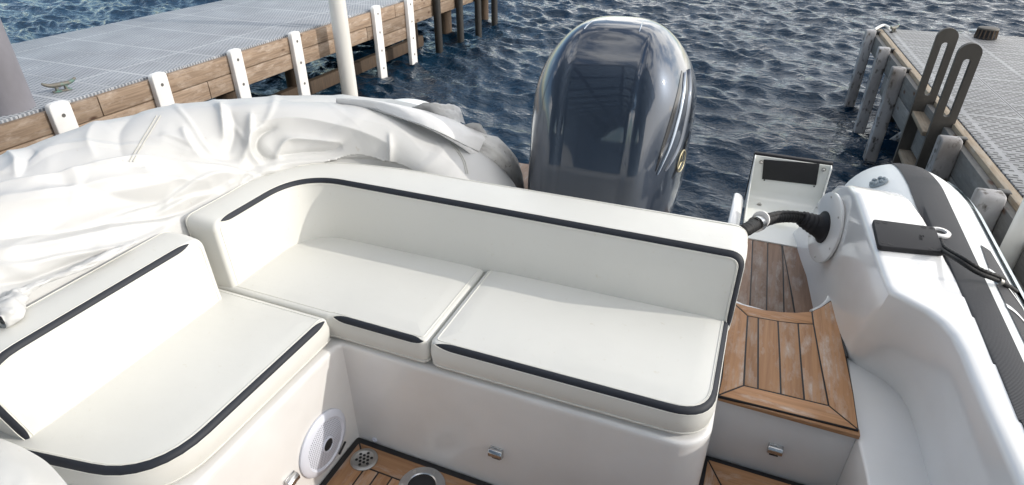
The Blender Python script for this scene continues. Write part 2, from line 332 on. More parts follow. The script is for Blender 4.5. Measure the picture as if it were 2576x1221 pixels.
for Y_, tz, bz, wd_ in ((2.34, .515, -.3, .135), (3.08, .51, -.3, .125), (3.83, .515, -.3, .12), (4.57, .512, -.28, .12), (5.92, .53, -.27, .13), (6.62, .52, -.27, .13)):
    bumper(dl, (EL+.041, Y_), tz, bz, wd_, .05, (1, 0), M['bumper'], 3)
for Y_, tz in ((7.26, .40), (7.9, .46), (8.5, .46), (9.1, .46)):
    bm = bmesh.new(); add_tube(bm, [(EL+.09, Y_, -.9), (EL+.09, Y_, tz)], .05, 12); obj('piling', bm, M['pile_dark'], dl)
for x_, Y_, r_ in ((EL-.25, 3.95, .11), (EL-.3, 4.9, .1), (EL-.3, 7.2, .1), (EL-.35, 8.3, .09), (EL-1.6, 6., .1), (EL-1.6, 8.9, .1), (EL-.2, 9.35, .07)):
    bm = bmesh.new(); add_tube(bm, [(x_, Y_, -1.2), (x_, Y_, .43)], r_, 14); obj('piling', bm, M['pile_wood'], dl)
# big grey pile at the far left, white pole beside the cover
bm = bmesh.new(); add_tube(bm, [(-4.29, 2.20, -1.2), (-4.29, 2.20, 2.6)], .145, 36)
bmesh.ops.bevel(bm, geom=[e for e in bm.edges if all(v.co.z > 2.5 for v in e.verts)], offset=.02, segments=3, affect='EDGES')
o = tag(obj('mooring_pile', bm, M['pile_grey']), 'thick grey sleeved mooring pile rising through the perforated dock', 'pile'); origin_to(o, (-4.29, 2.2, -.265))
pw = thing('mooring_pole', 'slim white round pole standing in the water beside the brown plank dock', 'pole', (-3.86, 5.04, -.265))
bm = bmesh.new(); add_tube(bm, [(-3.86, 5.04, -1.2), (-3.86, 5.04, 1.6)], .080, 32); obj('shaft', bm, M['pole'], pw)
def cleat(name, loc, ang, L_, m, label, base_m=None):
    t_ = thing(name, label, 'cleat', loc); c, s = math.cos(ang), math.sin(ang)
    def P(u, v, z): return Vector((loc[0]+u*c-v*s, loc[1]+u*s+v*c, loc[2]+z))
    bm = bmesh.new(); add_tube(bm, spline([P(-L_/2, 0, L_*.36), P(-L_*.3, 0, L_*.25), P(0, 0, L_*.23), P(L_*.3, 0, L_*.25), P(L_/2, 0, L_*.36)], 6), lambda q: L_*(.028+.05*math.sin(PI*q)**.7), 10); obj('horn', bm, m, t_)
    for u in (-.14, .14):
        bm = bmesh.new(); add_tube(bm, [P(u*L_, 0, .006), P(u*L_*.9, 0, L_*.24)], L_*.055, 10); obj('leg', bm, m, t_)
    bm = bmesh.new(); add_prism(bm, [P(a, b, .001) for a, b in ((-.28*L_, -.09*L_), (.28*L_, -.09*L_), (.28*L_, .09*L_), (-.28*L_, .09*L_))], (0, 0, L_*.05), .004); obj('base_plate', bm, base_m or m, t_)
    return t_
cleat('dock_cleat', (-4.33, 2.58, .481), R(72), .20, M['bronze'], 'weathered bronze horn cleat with green patina on the perforated dock beside the grey pile')
cleat('dock_cleat', (1.09, 6.80, .481), R(60), .17, M['bronze'], 'small grey cleat at the far corner of the slotted right dock', M['matt_black'])

# right dock, its edge runs from (1.32,0) to (.97,6.9)
def ex(y): return 1.3217-.0505*y
dr = thing('dock', 'right hand dock of slotted warm grey panels with dark weathered plank side', 'dock', (2.2, 3, -.265))
en = Vector((-1, -.0505)).normalized()
YE = 6.95
bm = bmesh.new(); add_prism(bm, [(ex(-1)+.05, -1, .445), (ex(YE)+.05, YE, .445), (6, YE+.28, .445), (6, -1, .445)], (0, 0, .035), .003); obj('deck_panel', bm, M['grate_r'], dr)
def strip(y0, y1, o0, o1, z0, z1, bev=.004):
    bm = bmesh.new(); add_prism(bm, [(ex(y0)+o0, y0, z0), (ex(y1)+o0, y1, z0), (ex(y1)+o1, y1, z0), (ex(y0)+o1, y0, z0)], (0, 0, z1-z0), bev); return bm
obj('edge_timber', strip(-1, YE, 0, .045, .30, .476), M['timber_cap'], dr)
for z0, z1, a, b_ in ((.30, .45, -1, 4.9), (.30, .45, 4.91, YE), (.14, .294, -1, 3.9), (.14, .294, 3.91, 5.9)):
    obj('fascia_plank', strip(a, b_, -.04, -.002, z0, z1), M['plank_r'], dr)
obj('lower_beam', strip(2, 6.6, .3, .38, -.16, -.05), M['pile_wood'], dr)
bm = bmesh.new(); add_prism(bm, [(ex(YE)+.05, YE-.05, .2), (6, YE+.2, .2), (6, YE+.24, .2), (ex(YE)+.05, YE-.005, .2)], (0, 0, .24)); obj('end_beam', bm, M['plank_r'], dr)
bm = bmesh.new()
for k in range(8): y = -.5+k*.95; add_prism(bm, [(ex(y)+.05, y, .26), (6, y, .26), (6, y+.05, .26), (ex(y)+.05, y+.05, .26)], (0, 0, .18))
obj('joist_frame', bm, M['pile_dark'], dr)
for x_, y_ in ((1.25, 6.6), (1.35, 5.3), (1.45, 4.1), (1.5, 2.9), (2.6, 6.5), (2.6, 4.6)):
    bm = bmesh.new(); add_tube(bm, [(x_, y_, -1.2), (x_, y_, .44)], .09, 14); obj('piling', bm, M['pile_dark'], dr)
bm = bmesh.new(); add_tube(bm, [(1.2, 5.9, -.27), (1.35, 5.3, .26)], .035, 8); obj('brace', bm, M['bumper_old'], dr)
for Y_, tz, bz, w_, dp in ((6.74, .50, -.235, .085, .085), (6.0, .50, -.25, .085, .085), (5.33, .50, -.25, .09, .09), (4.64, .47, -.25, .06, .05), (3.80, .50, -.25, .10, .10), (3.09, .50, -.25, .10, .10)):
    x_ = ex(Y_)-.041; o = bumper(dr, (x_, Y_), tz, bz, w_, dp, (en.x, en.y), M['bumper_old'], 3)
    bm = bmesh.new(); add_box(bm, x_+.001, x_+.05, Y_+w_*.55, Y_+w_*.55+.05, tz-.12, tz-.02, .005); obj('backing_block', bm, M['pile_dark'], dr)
# ladder: two slotted cheek boards and treads
ld = thing('dock_ladder', 'dark brown ladder with two slotted rounded handrail boards on the right dock edge', 'ladder', (1.07, 4.35, -.265))
def cheek(y, x0, topz):
    wd_ = .115; pts = []; lean = .0
    outl = [(x0-wd_/2, -.5)]+[(x0-wd_/2*math.cos(a)*1, topz-wd_/2+wd_/2*math.sin(a)) for a in np.linspace(0, PI, 17)]+[(x0+wd_/2, -.5)]
    sw = .036; zt, zb = topz-.085, topz-.42
    slot = [(x0+sw/2*math.cos(a), zt-sw/2+sw/2*math.sin(a)) for a in np.linspace(0, PI, 9)]+[(x0-sw/2*math.cos(a), zb+sw/2-sw/2*math.sin(a)) for a in np.linspace(0, PI, 9)]
    bm = bmesh.new(); th = .032
    # bridge outline and slot by splitting the board into left, right, top and bottom pieces
    def quads(y_):
        a = [bm.verts.new((p[0], y_, p[1])) for p in outl]; b = [bm.verts.new((p[0], y_, p[1])) for p in slot]; return a, b
    A0, B0 = quads(y); A1, B1 = quads(y+th)
    for A, B in ((A0, B0), (A1, B1)):
        e = [bm.edges.new((A[i], A[(i+1) % len(A)])) for i in range(len(A))]+[bm.edges.new((B[i], B[(i+1) % len(B)])) for i in range(len(B))]
        bmesh.ops.triangle_fill(bm, use_beauty=True, use_dissolve=False, edges=e)
    for A, B in ((A0, A1), (B0, B1)):
        n_ = len(A)
        for i in range(n_): bm.faces.new((A[i], A[(i+1) % n_], B[(i+1) % n_], B[i]))
    return obj('handrail_board', bm, M['ladder'], ld, 40)
cheek(4.13, 1.065, .93); cheek(4.58, 1.035, .925)
for z in (.40, .13, -.14):
    bm = bmesh.new(); add_box(bm, .985, 1.10, 4.164, 4.578, z-.03, z, .004); obj('tread', bm, M['timber_cap'], ld)
# black ribbed dock light
pd = thing('dock_light', 'squat black ribbed round light with flat cap on the far end of the right dock', 'dock light', (1.825, 6.82, .48))
mt = axes((1.825, 6.82, .481), (0, 0, 1), (1, 0, 0))
bm = bmesh.new(); add_lathe(bm, [(.085, 0), (.088, .01), (.07, .016), (.07, .075), (0, .075)], mt, 28); obj('base', bm, M['matt_black'], pd)
bm = bmesh.new(); add_lathe(bm, [(.0, .076), (.078, .076), (.082, .083), (.078, .092), (.05, .096), (0, .097)], mt, 28); obj('cap', bm, M['ladder'], pd)
for k in range(16):
    a = 2*PI*k/16; bm = bmesh.new(); c, s = math.cos(a), math.sin(a)
    add_tube(bm, [mt @ Vector((.084*c, .084*s, .004)), mt @ Vector((.077*c, .077*s, .08))], .005, 6); obj('rib', bm, M['pile_wood'], pd)
for a, b_, c_, lab in (((2200, 75), (2222, 64), (2238, 71), 'short white curved rope beside the small cleat on the right dock corner'), ((2440, 77), (2460, 78), (2466, 88), 'short white curved rope lying against the black ribbed dock light')):
    P_ = [atz(*a, .495), atz(*b_, .51), atz(*c_, .495)]; bm = bmesh.new(); add_tube(bm, spline(P_, 8), .013, 10)
    o = tag(obj('rope', bm, M['rope']), lab, 'rope'); origin_to(o, (P_[0].x, P_[0].y, .482))
bm = bmesh.new(); add_tube(bm, [(1.12, 2.78, -1.2), (1.12, 2.78, .9)], .04, 28)
o = tag(obj('mooring_pole', bm, M['pole']), 'white round pole between the right dock and the tube of the boat', 'pole'); origin_to(o, (1.12, 2.78, -.265))

# ---------------------------------------------------------------- cushions
def round_poly(V, inset=0, seg=8):
    """V: (x, y, r) corners counter-clockwise; mitred inset, fillet radius follows; constant point count"""
    n = len(V); P = [Vector((v[0], v[1])) for v in V]; out_ = []; Q = []
    for i in range(n):
        a = P[i-1]; b = P[i]; c = P[(i+1) % n]; d1 = (b-a).normalized(); d2 = (c-b).normalized()
        n1 = Vector((-d1.y, d1.x)); n2 = Vector((-d2.y, d2.x)); m_ = (n1+n2); m_ = m_/max(m_.length_squared, .2)*2; Q.append(b+m_*inset)
    for i in range(n):
        a = Q[i-1]; b = Q[i]; c = Q[(i+1) % n]; d1 = (b-a).normalized(); d2 = (c-b).normalized(); cross = d1.x*d2.y-d1.y*d2.x
        ang = math.acos(max(-1, min(1, d1.dot(d2)))); r = V[i][2]-inset*(1 if cross > 0 else -1); r = max(r, .002); t = r*math.tan(ang/2)
        p1 = b-d1*t; p2 = b+d2*t
        for k in range(seg+1):      # quadratic blend is close to the arc
            q = k/seg; out_.append(p1*(1-q)**2*1+b*2*q*(1-q)*1+p2*q*q)
    return out_
def cushion(name, parent, V, w0, w1, stripe=None, mp=None, cuts=None, bev=.02, back_bev=.02, seams=True, crown=.005, bulge=.004, sw=(.06, .94), taper=.09, seg=8, mat_=None):
    """outline V in (u,v); body from w0 to w1 (w1 is the padded face); mp maps (u,v,w) to the world"""
    mp = mp or (lambda u, v, w_: Vector((u, v, w_)))
    th = w1-w0
    prof = [(back_bev*.8, w0), (back_bev*.25, w0+back_bev*.3), (0, w0+back_bev)]
    prof += [(-bulge*.8, w0+th*.4), (-bulge, w0+th*.62)]
    arc = [(bev*(1-math.cos(a)), w1-bev+bev*math.sin(a)) for a in np.linspace(0, PI/2, 7)]
    prof += arc+[(bev+.025, w1+crown*.5), (bev+.05, w1+crown)]
    bm = bmesh.new(); rows = []
    for ins, w_ in prof: rows.append([Vector((p.x, p.y, w_)) for p in round_poly(V, ins, seg)])
    VV = grid(bm, rows, True); bm.faces.new(VV[0][::-1]); bm.faces.new(VV[-1])
    def finish(bm):
        if cuts:
            for u in cuts:
                bmesh.ops.bisect_plane(bm, geom=bm.verts[:]+bm.edges[:]+bm.faces[:], plane_co=(u, 0, 0), plane_no=(1, 0, 0), dist=1e-5)
        for v in bm.verts: v.co = mp(*v.co)
        return bm
    finish(bm)
    body = obj(name, bm, mat_ or M['vinyl'], parent, 60)
    npt = len(rows[0]); base = rows[5]
    def near(p): return min(range(npt), key=lambda i: (base[i].x-p[0])**2+(base[i].y-p[1])**2)
    def seam(ins, w_, i0=0, i1=None, closed=True, r=.0016):
        ring = [Vector((p.x, p.y, w_)) for p in round_poly(V, ins, seg)]
        if not closed: ring = [ring[i % npt] for i in range(i0, i1+1)]
        else: ring = ring+[ring[0]]
        pts = []
        for a, b in zip(ring, ring[1:]):
            k = max(1, int((b-a).length/.03)); pts += [a.lerp(b, j/k) for j in range(k)]
        pts.append(ring[-1]); b_ = bmesh.new(); add_tube(b_, [mp(*p) for p in pts], r, 6, not closed); return obj('piping', b_, M['vinyl_edge'], body, 60)
    if seams:
        seam(bev+.003, w1+.0008)
        seam(-.0005, w0+back_bev*.9)
    if stripe:
        (pa, pb) = stripe; i0, i1 = near(pa), near(pb)
        if i1 < i0: i1 += npt
        m_ = 9; prs = []
        for j in range(m_+1):
            q = sw[0]+(sw[1]-sw[0])*j/m_; a = q*PI/2
            ins = bev*(1-math.cos(a))-.0010*math.cos(a); w_ = w1-bev+bev*math.sin(a)+.0010*math.sin(a); prs.append(([Vector((p.x, p.y, w_)) for p in round_poly(V, ins, seg)]))
        # resample along the strip
        idx = list(range(i0, i1+1)); fine = []
        for a, b in zip(idx, idx[1:]):
            d = (prs[0][a % npt]-prs[0][b % npt]).length; k = max(1, int(d/.012))
            for s_ in range(k): fine.append((a, s_/k, d/k))
        fine.append((idx[-1], 0, 0)); Ls = np.cumsum([0]+[f[2] for f in fine[:-1]]); tot = Ls[-1]; R_ = []
        for (a, t, _), s_ in zip(fine, Ls):
            e0 = min(s_/taper, 1) if taper else 1; e1 = min((tot-s_)/taper, 1) if taper else 1
            e = max(.02, math.sin(min(e0, e1)*PI/2)**.8)
            row = [prs[j][a % npt].lerp(prs[j][(a+1) % npt], t) for j in range(m_+1)]
            o_ = []
            for j in range(m_+1):
                f = (.45+(j/m_-.45)*e)*m_; j0 = min(int(f), m_-1); o_.append(row[j0].lerp(row[j0+1], f-j0))
            R_.append([mp(*p) for p in o_])
        b_ = bmesh.new(); grid(b_, R_); obj('black_stripe', b_, M['black_vinyl'], body, 60)
        for j, sgn in ((0, -1), (m_, 1)):
            b_ = bmesh.new(); add_tube(b_, [r_[j] for r_ in R_], .0014, 6); obj('piping', b_, M['vinyl_edge'], body, 60)
    return body
G = 'cream seat cushions with black stripe'; GB = 'cream backrests with black stripe'
t = thing('seat_cushion', 'long cream seat cushion on the left bench, rounded front corner, curved black stripe', 'seat cushion', (-1.35, .8, .44), G)
cushion('padding', t, [(-1.62, .425, .02), (-1.088, .515, .20), (-1.088, 1.160, .02), (-1.62, 1.160, .02)], .442, .54, ((-1.45, .45), (-1.088, 1.15)), sw=(.0, 1), taper=.05, bev=.0155)
t = thing('seat_cushion', 'cream corner seat cushion between the left bench cushion and the right hand cushion', 'seat cushion', (-1.1, 1.4, .44), G)
cushion('padding', t, [(-1.60, 1.168, .02), (-1.10, 1.168, .02), (-1.085, 1.172, .004), (-.752, 1.172, .03), (-.752, 1.70, .02), (-1.60, 1.70, .02)], .442, .538, ((-1.085, 1.172), (-.755, 1.172)), sw=(0, 1), taper=.05, bev=.0155)
t = thing('seat_cushion', 'cream seat cushion at the right end of the aft bench, stripe rounding its outer corner', 'seat cushion', (-.35, 1.4, .44), G)
cushion('padding', t, [(-.744, 1.172, .03), (.062, 1.182, .11), (.062, 1.70, .02), (-.744, 1.70, .02)], .442, .542, ((-.73, 1.172), (.062, 1.69)), sw=(0, 1), taper=.07, bev=.0155)
def path_map(pts, fillet, lean, zc, scale=None):
    """plan path with one fillet; u = arc length, v = height, w = depth towards the seat (front is on the right of travel)"""
    V = [Vector(p) for p in pts]; dense = [V[0]]
    for i in range(1, len(V)-1):
        a, b, c = V[i-1], V[i], V[i+1]; d1 = (b-a).normalized(); d2 = (c-b).normalized(); p1 = b-d1*fillet; p2 = b+d2*fillet
        dense += [p1*(1-q)**2+b*2*q*(1-q)+p2*q*q for q in np.linspace(0, 1, 25)]
    dense.append(V[-1]); Ls = [0]
    for a, b in zip(dense, dense[1:]): Ls.append(Ls[-1]+(b-a).length)
    def f(u, v, w_):
        i = 0
        while i < len(Ls)-2 and u > Ls[i+1]: i += 1
        t_ = (u-Ls[i])/(Ls[i+1]-Ls[i]); p = dense[i]+(dense[i+1]-dense[i])*t_
        def dirn(j): j = max(0, min(len(dense)-2, j)); return (dense[j+1]-dense[j]).normalized()
        tt = max(0, min(1, t_)); d = (dirn(i-1)*(1-tt)+dirn(i)*1+dirn(i+1)*tt).normalized(); n_ = Vector((d.y, -d.x))
        k = scale(u) if scale else 1
        q = p+n_*(w_*k if w_ < 0 else w_)-n_*((v-zc)*lean); return Vector((q.x, q.y, v))
    return f, Ls[-1]
mpL, lenL = path_map([(-1.462, .20), (-1.462, 1.16)], .1, .05, .54)
t = thing('backrest_cushion', 'cream backrest along the left side with a black stripe curving down its front end', 'backrest cushion', (-1.53, .8, .5), GB)
cushion('padding', t, [(.295, .49, .04), (.915, .49, .03), (.915, .775, .045), (.250, .775, .10)], -.15, 0, ((.875, .775), (.29, .52)), mp=mpL, sw=(.15, 1), taper=.05, bev=.015, back_bev=.03)
mpA, lenA = path_map([(-1.478, 1.175), (-1.478, 1.578), (.075, 1.603)], .17, .05, .54, lambda u: .9+.38*min(1, max(0, (u-.2)/.5)))
t = thing('backrest_cushion', 'cream L shaped backrest wrapping the aft corner under one long black stripe', 'backrest cushion', (-.6, 1.7, .5), GB)
cushion('padding', t, [(0, .49, .05), (lenA-.005, .49, .02), (lenA-.005, .778, .05), (0, .778, .035)], -.165, 0, ((lenA-.005, .545), (.03, .778)), mp=mpA, cuts=list(np.arange(.2, .66, .02)), sw=(.22, 1), taper=.05, bev=.017, back_bev=.035)

# ---------------------------------------------------------------- the boat
boat = thing('inflatable_boat', 'white moored inflatable boat with teak decks, fibreglass seat box and striped side tube', 'boat', (-.5, 1.2, -.265))
# seat box: floor path with a rounded outer corner
def arc2(cx_, cy_, r, a0, a1, n=8): return [(cx_+r*math.cos(a), cy_+r*math.sin(a)) for a in np.linspace(a0, a1, n)]
pth = [(-1.74, .30)]+arc2(-1.22, .45, .15, -PI/2, 0)+[(-1.07, 1.12), (-1.068, 1.155), (-1.06, 1.167), (-1.03, 1.17)]+arc2(-.03, 1.27, .10, -PI/2, 0, 12)+[(.07, 1.5), (.07, 1.84), (.06, 2.02)]
bm = bmesh.new(); rows = []
for x, y in pth: rows.append([Vector((x, y, 0)), Vector((x, y, .415))])
# top rounding towards the inside of the box
def pnorm(i):
    a = Vector(pth[max(0, i-1)]); b = Vector(pth[min(len(pth)-1, i+1)]); d = (b-a).normalized(); return Vector((-d.y, d.x))
for i, r_ in enumerate(rows):
    n_ = pnorm(i); x, y = pth[i]
    r_ += [Vector((x+n_.x*(.015*(1-math.cos(a))), y+n_.y*(.015*(1-math.cos(a))), .425+.012*math.sin(a))) for a in np.linspace(.2, PI/2, 5)]
    r_.append(Vector((x+n_.x*.10, y+n_.y*.10, .4375)))
grid(bm, rows); box = obj('seat_box', bm, M['gel_box'], boat, 50)
bm = bmesh.new(); add_prism(bm, flat([(-1.74, .4), (-1.16, .4), (-1.16, 1.26), (-.02, 1.26), (-.02, 2.02), (-1.74, 2.02)], .40), (0, 0, .037)); obj('seat_base', bm, M['gel_box'], boat)
# transom / side bulkheads behind the backrests
bm = bmesh.new(); add_prism(bm, flat([(-1.72, .1), (-1.60, .1), (-1.60, 1.50), (-1.48, 1.76), (-1.25, 1.80), (.05, 1.80), (.05, 2.0), (-1.3, 2.0), (-1.72, 1.7)], .0), (0, 0, .62), .01); obj('bulkhead', bm, M['gel_box'], boat)
bm = bmesh.new(); add_box(bm, -1.5, .06, 2.0, 2.9, .05, .12, .01); obj('swim_platform', bm, M['gel'], boat)
bm = bmesh.new(); add_prism(bm, flat([(-1.4, 2.05), (-.85, 2.05), (-.85, 2.6), (-1.3, 2.6)], .30), (0, 0, .2), .02); obj('transom_corner', bm, M['teak_dark'], boat)
# deck liner: cockpit floor under the teak
bm = bmesh.new(); add_box(bm, -1.7, .75, -1.5, 1.56, -.06, -.004); add_box(bm, .06, .5, 1.56, 3.0, -.06, .1); obj('hull_floor', bm, M['gel'], boat)
# step block
bm = bmesh.new(); add_prism(bm, flat([(.071, 1.556), (.4865, 1.556), (.476, 1.92), (.45, 2.27), (.40, 2.18), (.30, 2.10), (.12, 2.12), (.071, 2.14)], -.01), (0, 0, .282), .006, 3); obj('step_block', bm, M['gel'], boat)
# teak panels: black base sheet with planks standing 1.5 mm proud
def px_poly(pl, z): return [atz(x, y, z) for x, y in pl]
def r8(pl): return [(1717+.412*x, 717.6+.412*y) for x, y in pl]
def r5(pl): return [(1717+.3605*x, 346+.3605*y) for x, y in pl]
def r7(pl): return [(692+.3605*x, 780.5+.3605*y) for x, y in pl]
def inset_poly(P, d):
    n = len(P); c = sum((p.xy for p in P), Vector((0, 0)))/n; area = sum(P[i].x*P[(i+1) % n].y-P[(i+1) % n].x*P[i].y for i in range(n)); s = 1 if area > 0 else -1; out_ = []
    for i in range(n):
        a, b, e = P[i-1].xy, P[i].xy, P[(i+1) % n].xy; d1 = (b-a).normalized(); d2 = (e-b).normalized(); n1 = Vector((-d1.y, d1.x))*s; n2 = Vector((-d2.y, d2.x))*s; m_ = n1+n2; m_ = m_/max(m_.length_squared, .35)*2
        q = b+m_*d; out_.append(Vector((q.x, q.y, P[i].z)))
    return out_
def planks(parent, name, outline, base_m, pl, z, gap=.0028, th=.009):
    bm = bmesh.new(); add_prism(bm, [Vector((p.x, p.y, z-.012)) for p in outline], (0, 0, .0105), .001); pan = obj(name, bm, base_m, parent)
    for poly, m_ in pl:
        bm = bmesh.new(); add_prism(bm, [Vector((p.x, p.y, z-th)) for p in inset_poly(poly, gap)], (0, 0, th), .0012, 2); obj('plank', bm, M[m_], pan, 30)
    return pan
zs = .292
FL, FR = (215, 672), (1078, 885)          # front corners of the step (region scale)
iFL, iFR = (374, 612), (893, 735); bL, bR = (398, 187), (800, 237); oBL = (300, 98)
arcU = [(400, 128), (500, 150), (600, 162), (690, 166), (790, 158)]; arcI = [(500, 205), (600, 222), (700, 233)]
P8 = lambda l: px_poly(r8(l), zs)
step_planks = [
 (P8([FL, iFL, iFR, FR]), 'teak_x'),
 (P8([FL, (240, 560), (262, 300), oBL, bL, (385, 400), iFL]), 'teak_y'),
 (P8([oBL]+arcU+[bR]+arcI[::-1]+[bL]), 'teak_x'),
 (P8([(790, 158), (850, 130), (915, 88), (960, 260), (1000, 440), (1045, 660), FR, iFR, (840, 460), bR]), 'teak_y'),
 (P8([bL, (463, 199), (461, 633), iFL, (385, 400)]), 'teak_y'),
 (P8([(463, 199), (500, 205), (583, 219), (594, 440), (601, 664), (461, 633)]), 'teak_y'),
 (P8([(583, 219), (706, 234), (722, 450), (744, 700), (601, 664), (594, 440)]), 'teak_y'),
 (P8([(706, 234), bR, (840, 460), iFR, (744, 700), (722, 450)]), 'teak_y')]
so_ = P8([FL, (240, 560), (262, 300), oBL]+arcU+[(850, 130), (918, 82), (965, 250), (1004, 440), (1045, 660), FR])
planks(boat, 'teak_step', so_, M['caulk'], step_planks, zs)
# solid teak nosing with rounded front under the step planks
a_, b_ = atz(*r8([FL])[0], .27), atz(*r8([FR])[0], .27)
bm = bmesh.new(); add_prism(bm, [(a_.x+.002, 1.550, .266), (b_.x-.002, 1.545, .266), (b_.x-.002, 1.545, .2835), (a_.x+.002, 1.550, .2835)], (0, .03, 0), .004, 3); obj('teak_nosing', bm, M['teak_x'], boat)
bm = bmesh.new(); add_tube(bm, px_poly(r8([(920, 90), (962, 260), (1003, 442)]), .290), .0055, 8); obj('caulk_bead', bm, M['caulk'], boat)
# white curved lip behind the step
bm = bmesh.new(); add_tube(bm, spline(px_poly(r8([(790, 165), (850, 135), (885, 100), (900, 70)]), .27), 6), .011, 10); obj('moulded_lip', bm, M['gel'], boat)
# lower passage deck
zp = .125; P5 = lambda l: px_poly(r5(l), zp)
pp = [
 (P5([(380, 700), (492, 672), (483, 900), (466, 1260), (330, 1260), (345, 900)]), 'teak_dark'),
 (P5([(492, 672), (597, 660), (592, 900), (586, 1260), (466, 1260), (483, 900)]), 'teak_dark'),
 (P5([(597, 660), (684, 660), (700, 850), (709, 1260), (586, 1260), (592, 900)]), 'teak_dark'),
 (P5([(684, 660), (795, 640), (860, 900), (955, 1260), (790, 1260), (770, 1130), (725, 900), (703, 790)]), 'teak_dark'),
 (P5([(703, 800), (745, 1000), (788, 1260), (709, 1260), (705, 1000)]), 'teak_dark')]
planks(boat, 'teak_walkway', P5([(370, 700), (500, 620), (800, 620), (865, 900), (975, 1300), (320, 1300)]), M['caulk'], pp, zp)
# cockpit floor
P7 = lambda l: [atz(x, y, .012) for x, y in l]
def wx(y): return -1.07
bd = .012
fl = []
xa, xb = -1.062, -.012; ya = 1.160
fo = [(-1.066, -1.2), (-1.066, 1.166), (-.03, 1.166), (.0, 1.172), (.04, 1.20), (.062, 1.24), (.066, 1.30), (.066, 1.55), (.478, 1.55), (.50, 1.2), (.58, -1.2)]
v3 = lambda l: [Vector((x, y, .012)) for x, y in l]
bw = .082; ix = -1.048; iy = 1.148
fl.append((v3([(ix, -1.2), (ix, iy), (ix+bw, iy-bw), (ix+bw, -1.2)]), 'teak_y'))
fl.append((v3([(ix, iy), (-.05, iy), (.0, 1.152), (-.02, iy-bw), (ix+bw, iy-bw)]), 'teak_x'))
x = ix+bw
while x < .40:
    x2 = x+.052; yt = iy-bw if x2 < .0 else (iy-bw if x < .08 else 1.44)
    fl.append((v3([(x, -1.2), (x, yt), (x2, yt), (x2, -1.2)]), 'teak_y')); x = x2
x0 = ix+bw+.052*int((.0-ix-bw)/.052+1)
fl = [f for f in fl if not (f[0][0].x > -.03)]
fl.append((v3([(-.03, -1.2), (-.03, iy-bw), (0, 1.13), (.06, 1.17), (.088, 1.26), (.092, 1.535), (.155, 1.43), (.155, -1.2)]), 'teak_y'))
fl.append((v3([(.092, 1.535), (.466, 1.535), (.40, 1.43), (.155, 1.43)]), 'teak_x'))
x = .155
for k in range(5): fl.append((v3([(x, -1.2), (x, 1.43), (x+.049, 1.43), (x+.049, -1.2)]), 'teak_y')); x += .049
fl.append((v3([(.40, -1.2), (.40, 1.43), (.466, 1.535), (.49, 1.2), (.56, -1.2)]), 'teak_y'))
planks(boat, 'teak_floor', v3(fo), M['caulk'], fl, .012)
# ledge beside the step and the side coaming
led = [(.478, 1.93), (.482, 1.75), (.4845, 1.557), (.497, 1.42), (.51, 1.2), (.54, .7), (.58, -.3), (.59, -1.2), (.95, -1.2), (.95, 1.93)]
bm = bmesh.new(); add_prism(bm, flat(led, -.005), (0, 0, .275), .008, 4); obj('side_ledge', bm, M['gel'], boat)
TZ = .665
inner = [  # (bottom xyz, top-inner xyz, top-outer xyz)
 ((.305, 3.14, .0), (.315, 3.10, .09), (.50, 3.05, .10)),
 ((.325, 3.05, .08), (.345, 2.95, .27), (.535, 2.92, .30)),
 ((.345, 2.92, .10), (.372, 2.80, .46), (.565, 2.76, .48)),
 ((.36, 2.82, .10), (.397, 2.66, .60), (.59, 2.62, .61)),
 ((.385, 2.68, .10), (.418, 2.55, .652), (.612, 2.53, .655)),
 ((.40, 2.52, .10), (.433, 2.45, TZ), (.628, 2.46, TZ)),
 ((.415, 2.36, .10), (.443, 2.30, TZ), (.650, 2.32, TZ)),
 ((.428, 2.24, .11), (.452, 2.15, TZ), (.664, 2.16, TZ)),
 ((.447, 2.10, .20), (.463, 1.98, TZ), (.674, 2.0, TZ)),
 ((.470, 1.965, .262), (.477, 1.80, TZ), (.687, 1.86, TZ)),
 ((.482, 1.925, .262), (.483, 1.765, TZ), (.690, 1.83, TZ)),
 ((.535, 1.890, .262), (.520, 1.735, TZ), (.695, 1.79, TZ)),
 ((.590, 1.850, .262), (.562, 1.703, TZ), (.698, 1.73, TZ)),
 ((.625, 1.800, .262), (.592, 1.660, TZ), (.701, 1.67, TZ)),
 ((.642, 1.735, .262), (.611, 1.610, TZ), (.704, 1.61, TZ)),
 ((.651, 1.640, .262), (.620, 1.540, TZ), (.708, 1.54, TZ)),
 ((.656, 1.500, .262), (.624, 1.440, TZ), (.707, 1.44, TZ)),
 ((.661, 1.400, .262), (.628, 1.340, TZ), (.708, 1.34, TZ)),
 ((.668, 1.150, .262), (.643, 1.110, TZ), (.712, 1.11, TZ)),
 ((.680, .80, .262), (.656, .78, TZ), (.715, .78, TZ)),
 ((.70, -1.2, .262), (.69, -1.2, TZ), (.73, -1.2, TZ))]
bm = bmesh.new(); rows = []
for b_, ti, to in inner:
    b_, ti, to = map(Vector, (b_, ti, to)); up = (ti-b_).normalized(); ac = (to-ti).normalized(); r_ = .024
    def cor(p, d1, d2, r): 
        a = p-d1*r; c = p+d2*r; return [a*(1-q)**2+p*2*q*(1-q)+c*q*q for q in (0, .25, .5, .75, 1)]
    foot = b_+Vector((-(to-ti).normalized().x, -(to-ti).normalized().y, 0))*.012
    row = [b_+Vector((-.004, -.004, -.02)), b_, b_.lerp(ti, .35), b_.lerp(ti, .7)]+cor(ti, up, ac, r_)+[ti.lerp(to, .35), ti.lerp(to, .65)]+cor(to, ac, Vector((0, 0, -1)), .02)+[to+Vector((.004, 0, -.12))]
    rows.append(row)
grid(bm, rows); bmesh.ops.recalc_face_normals(bm, faces=bm.faces)
coam = obj('coaming', bm, M['gel'], boat, 42)
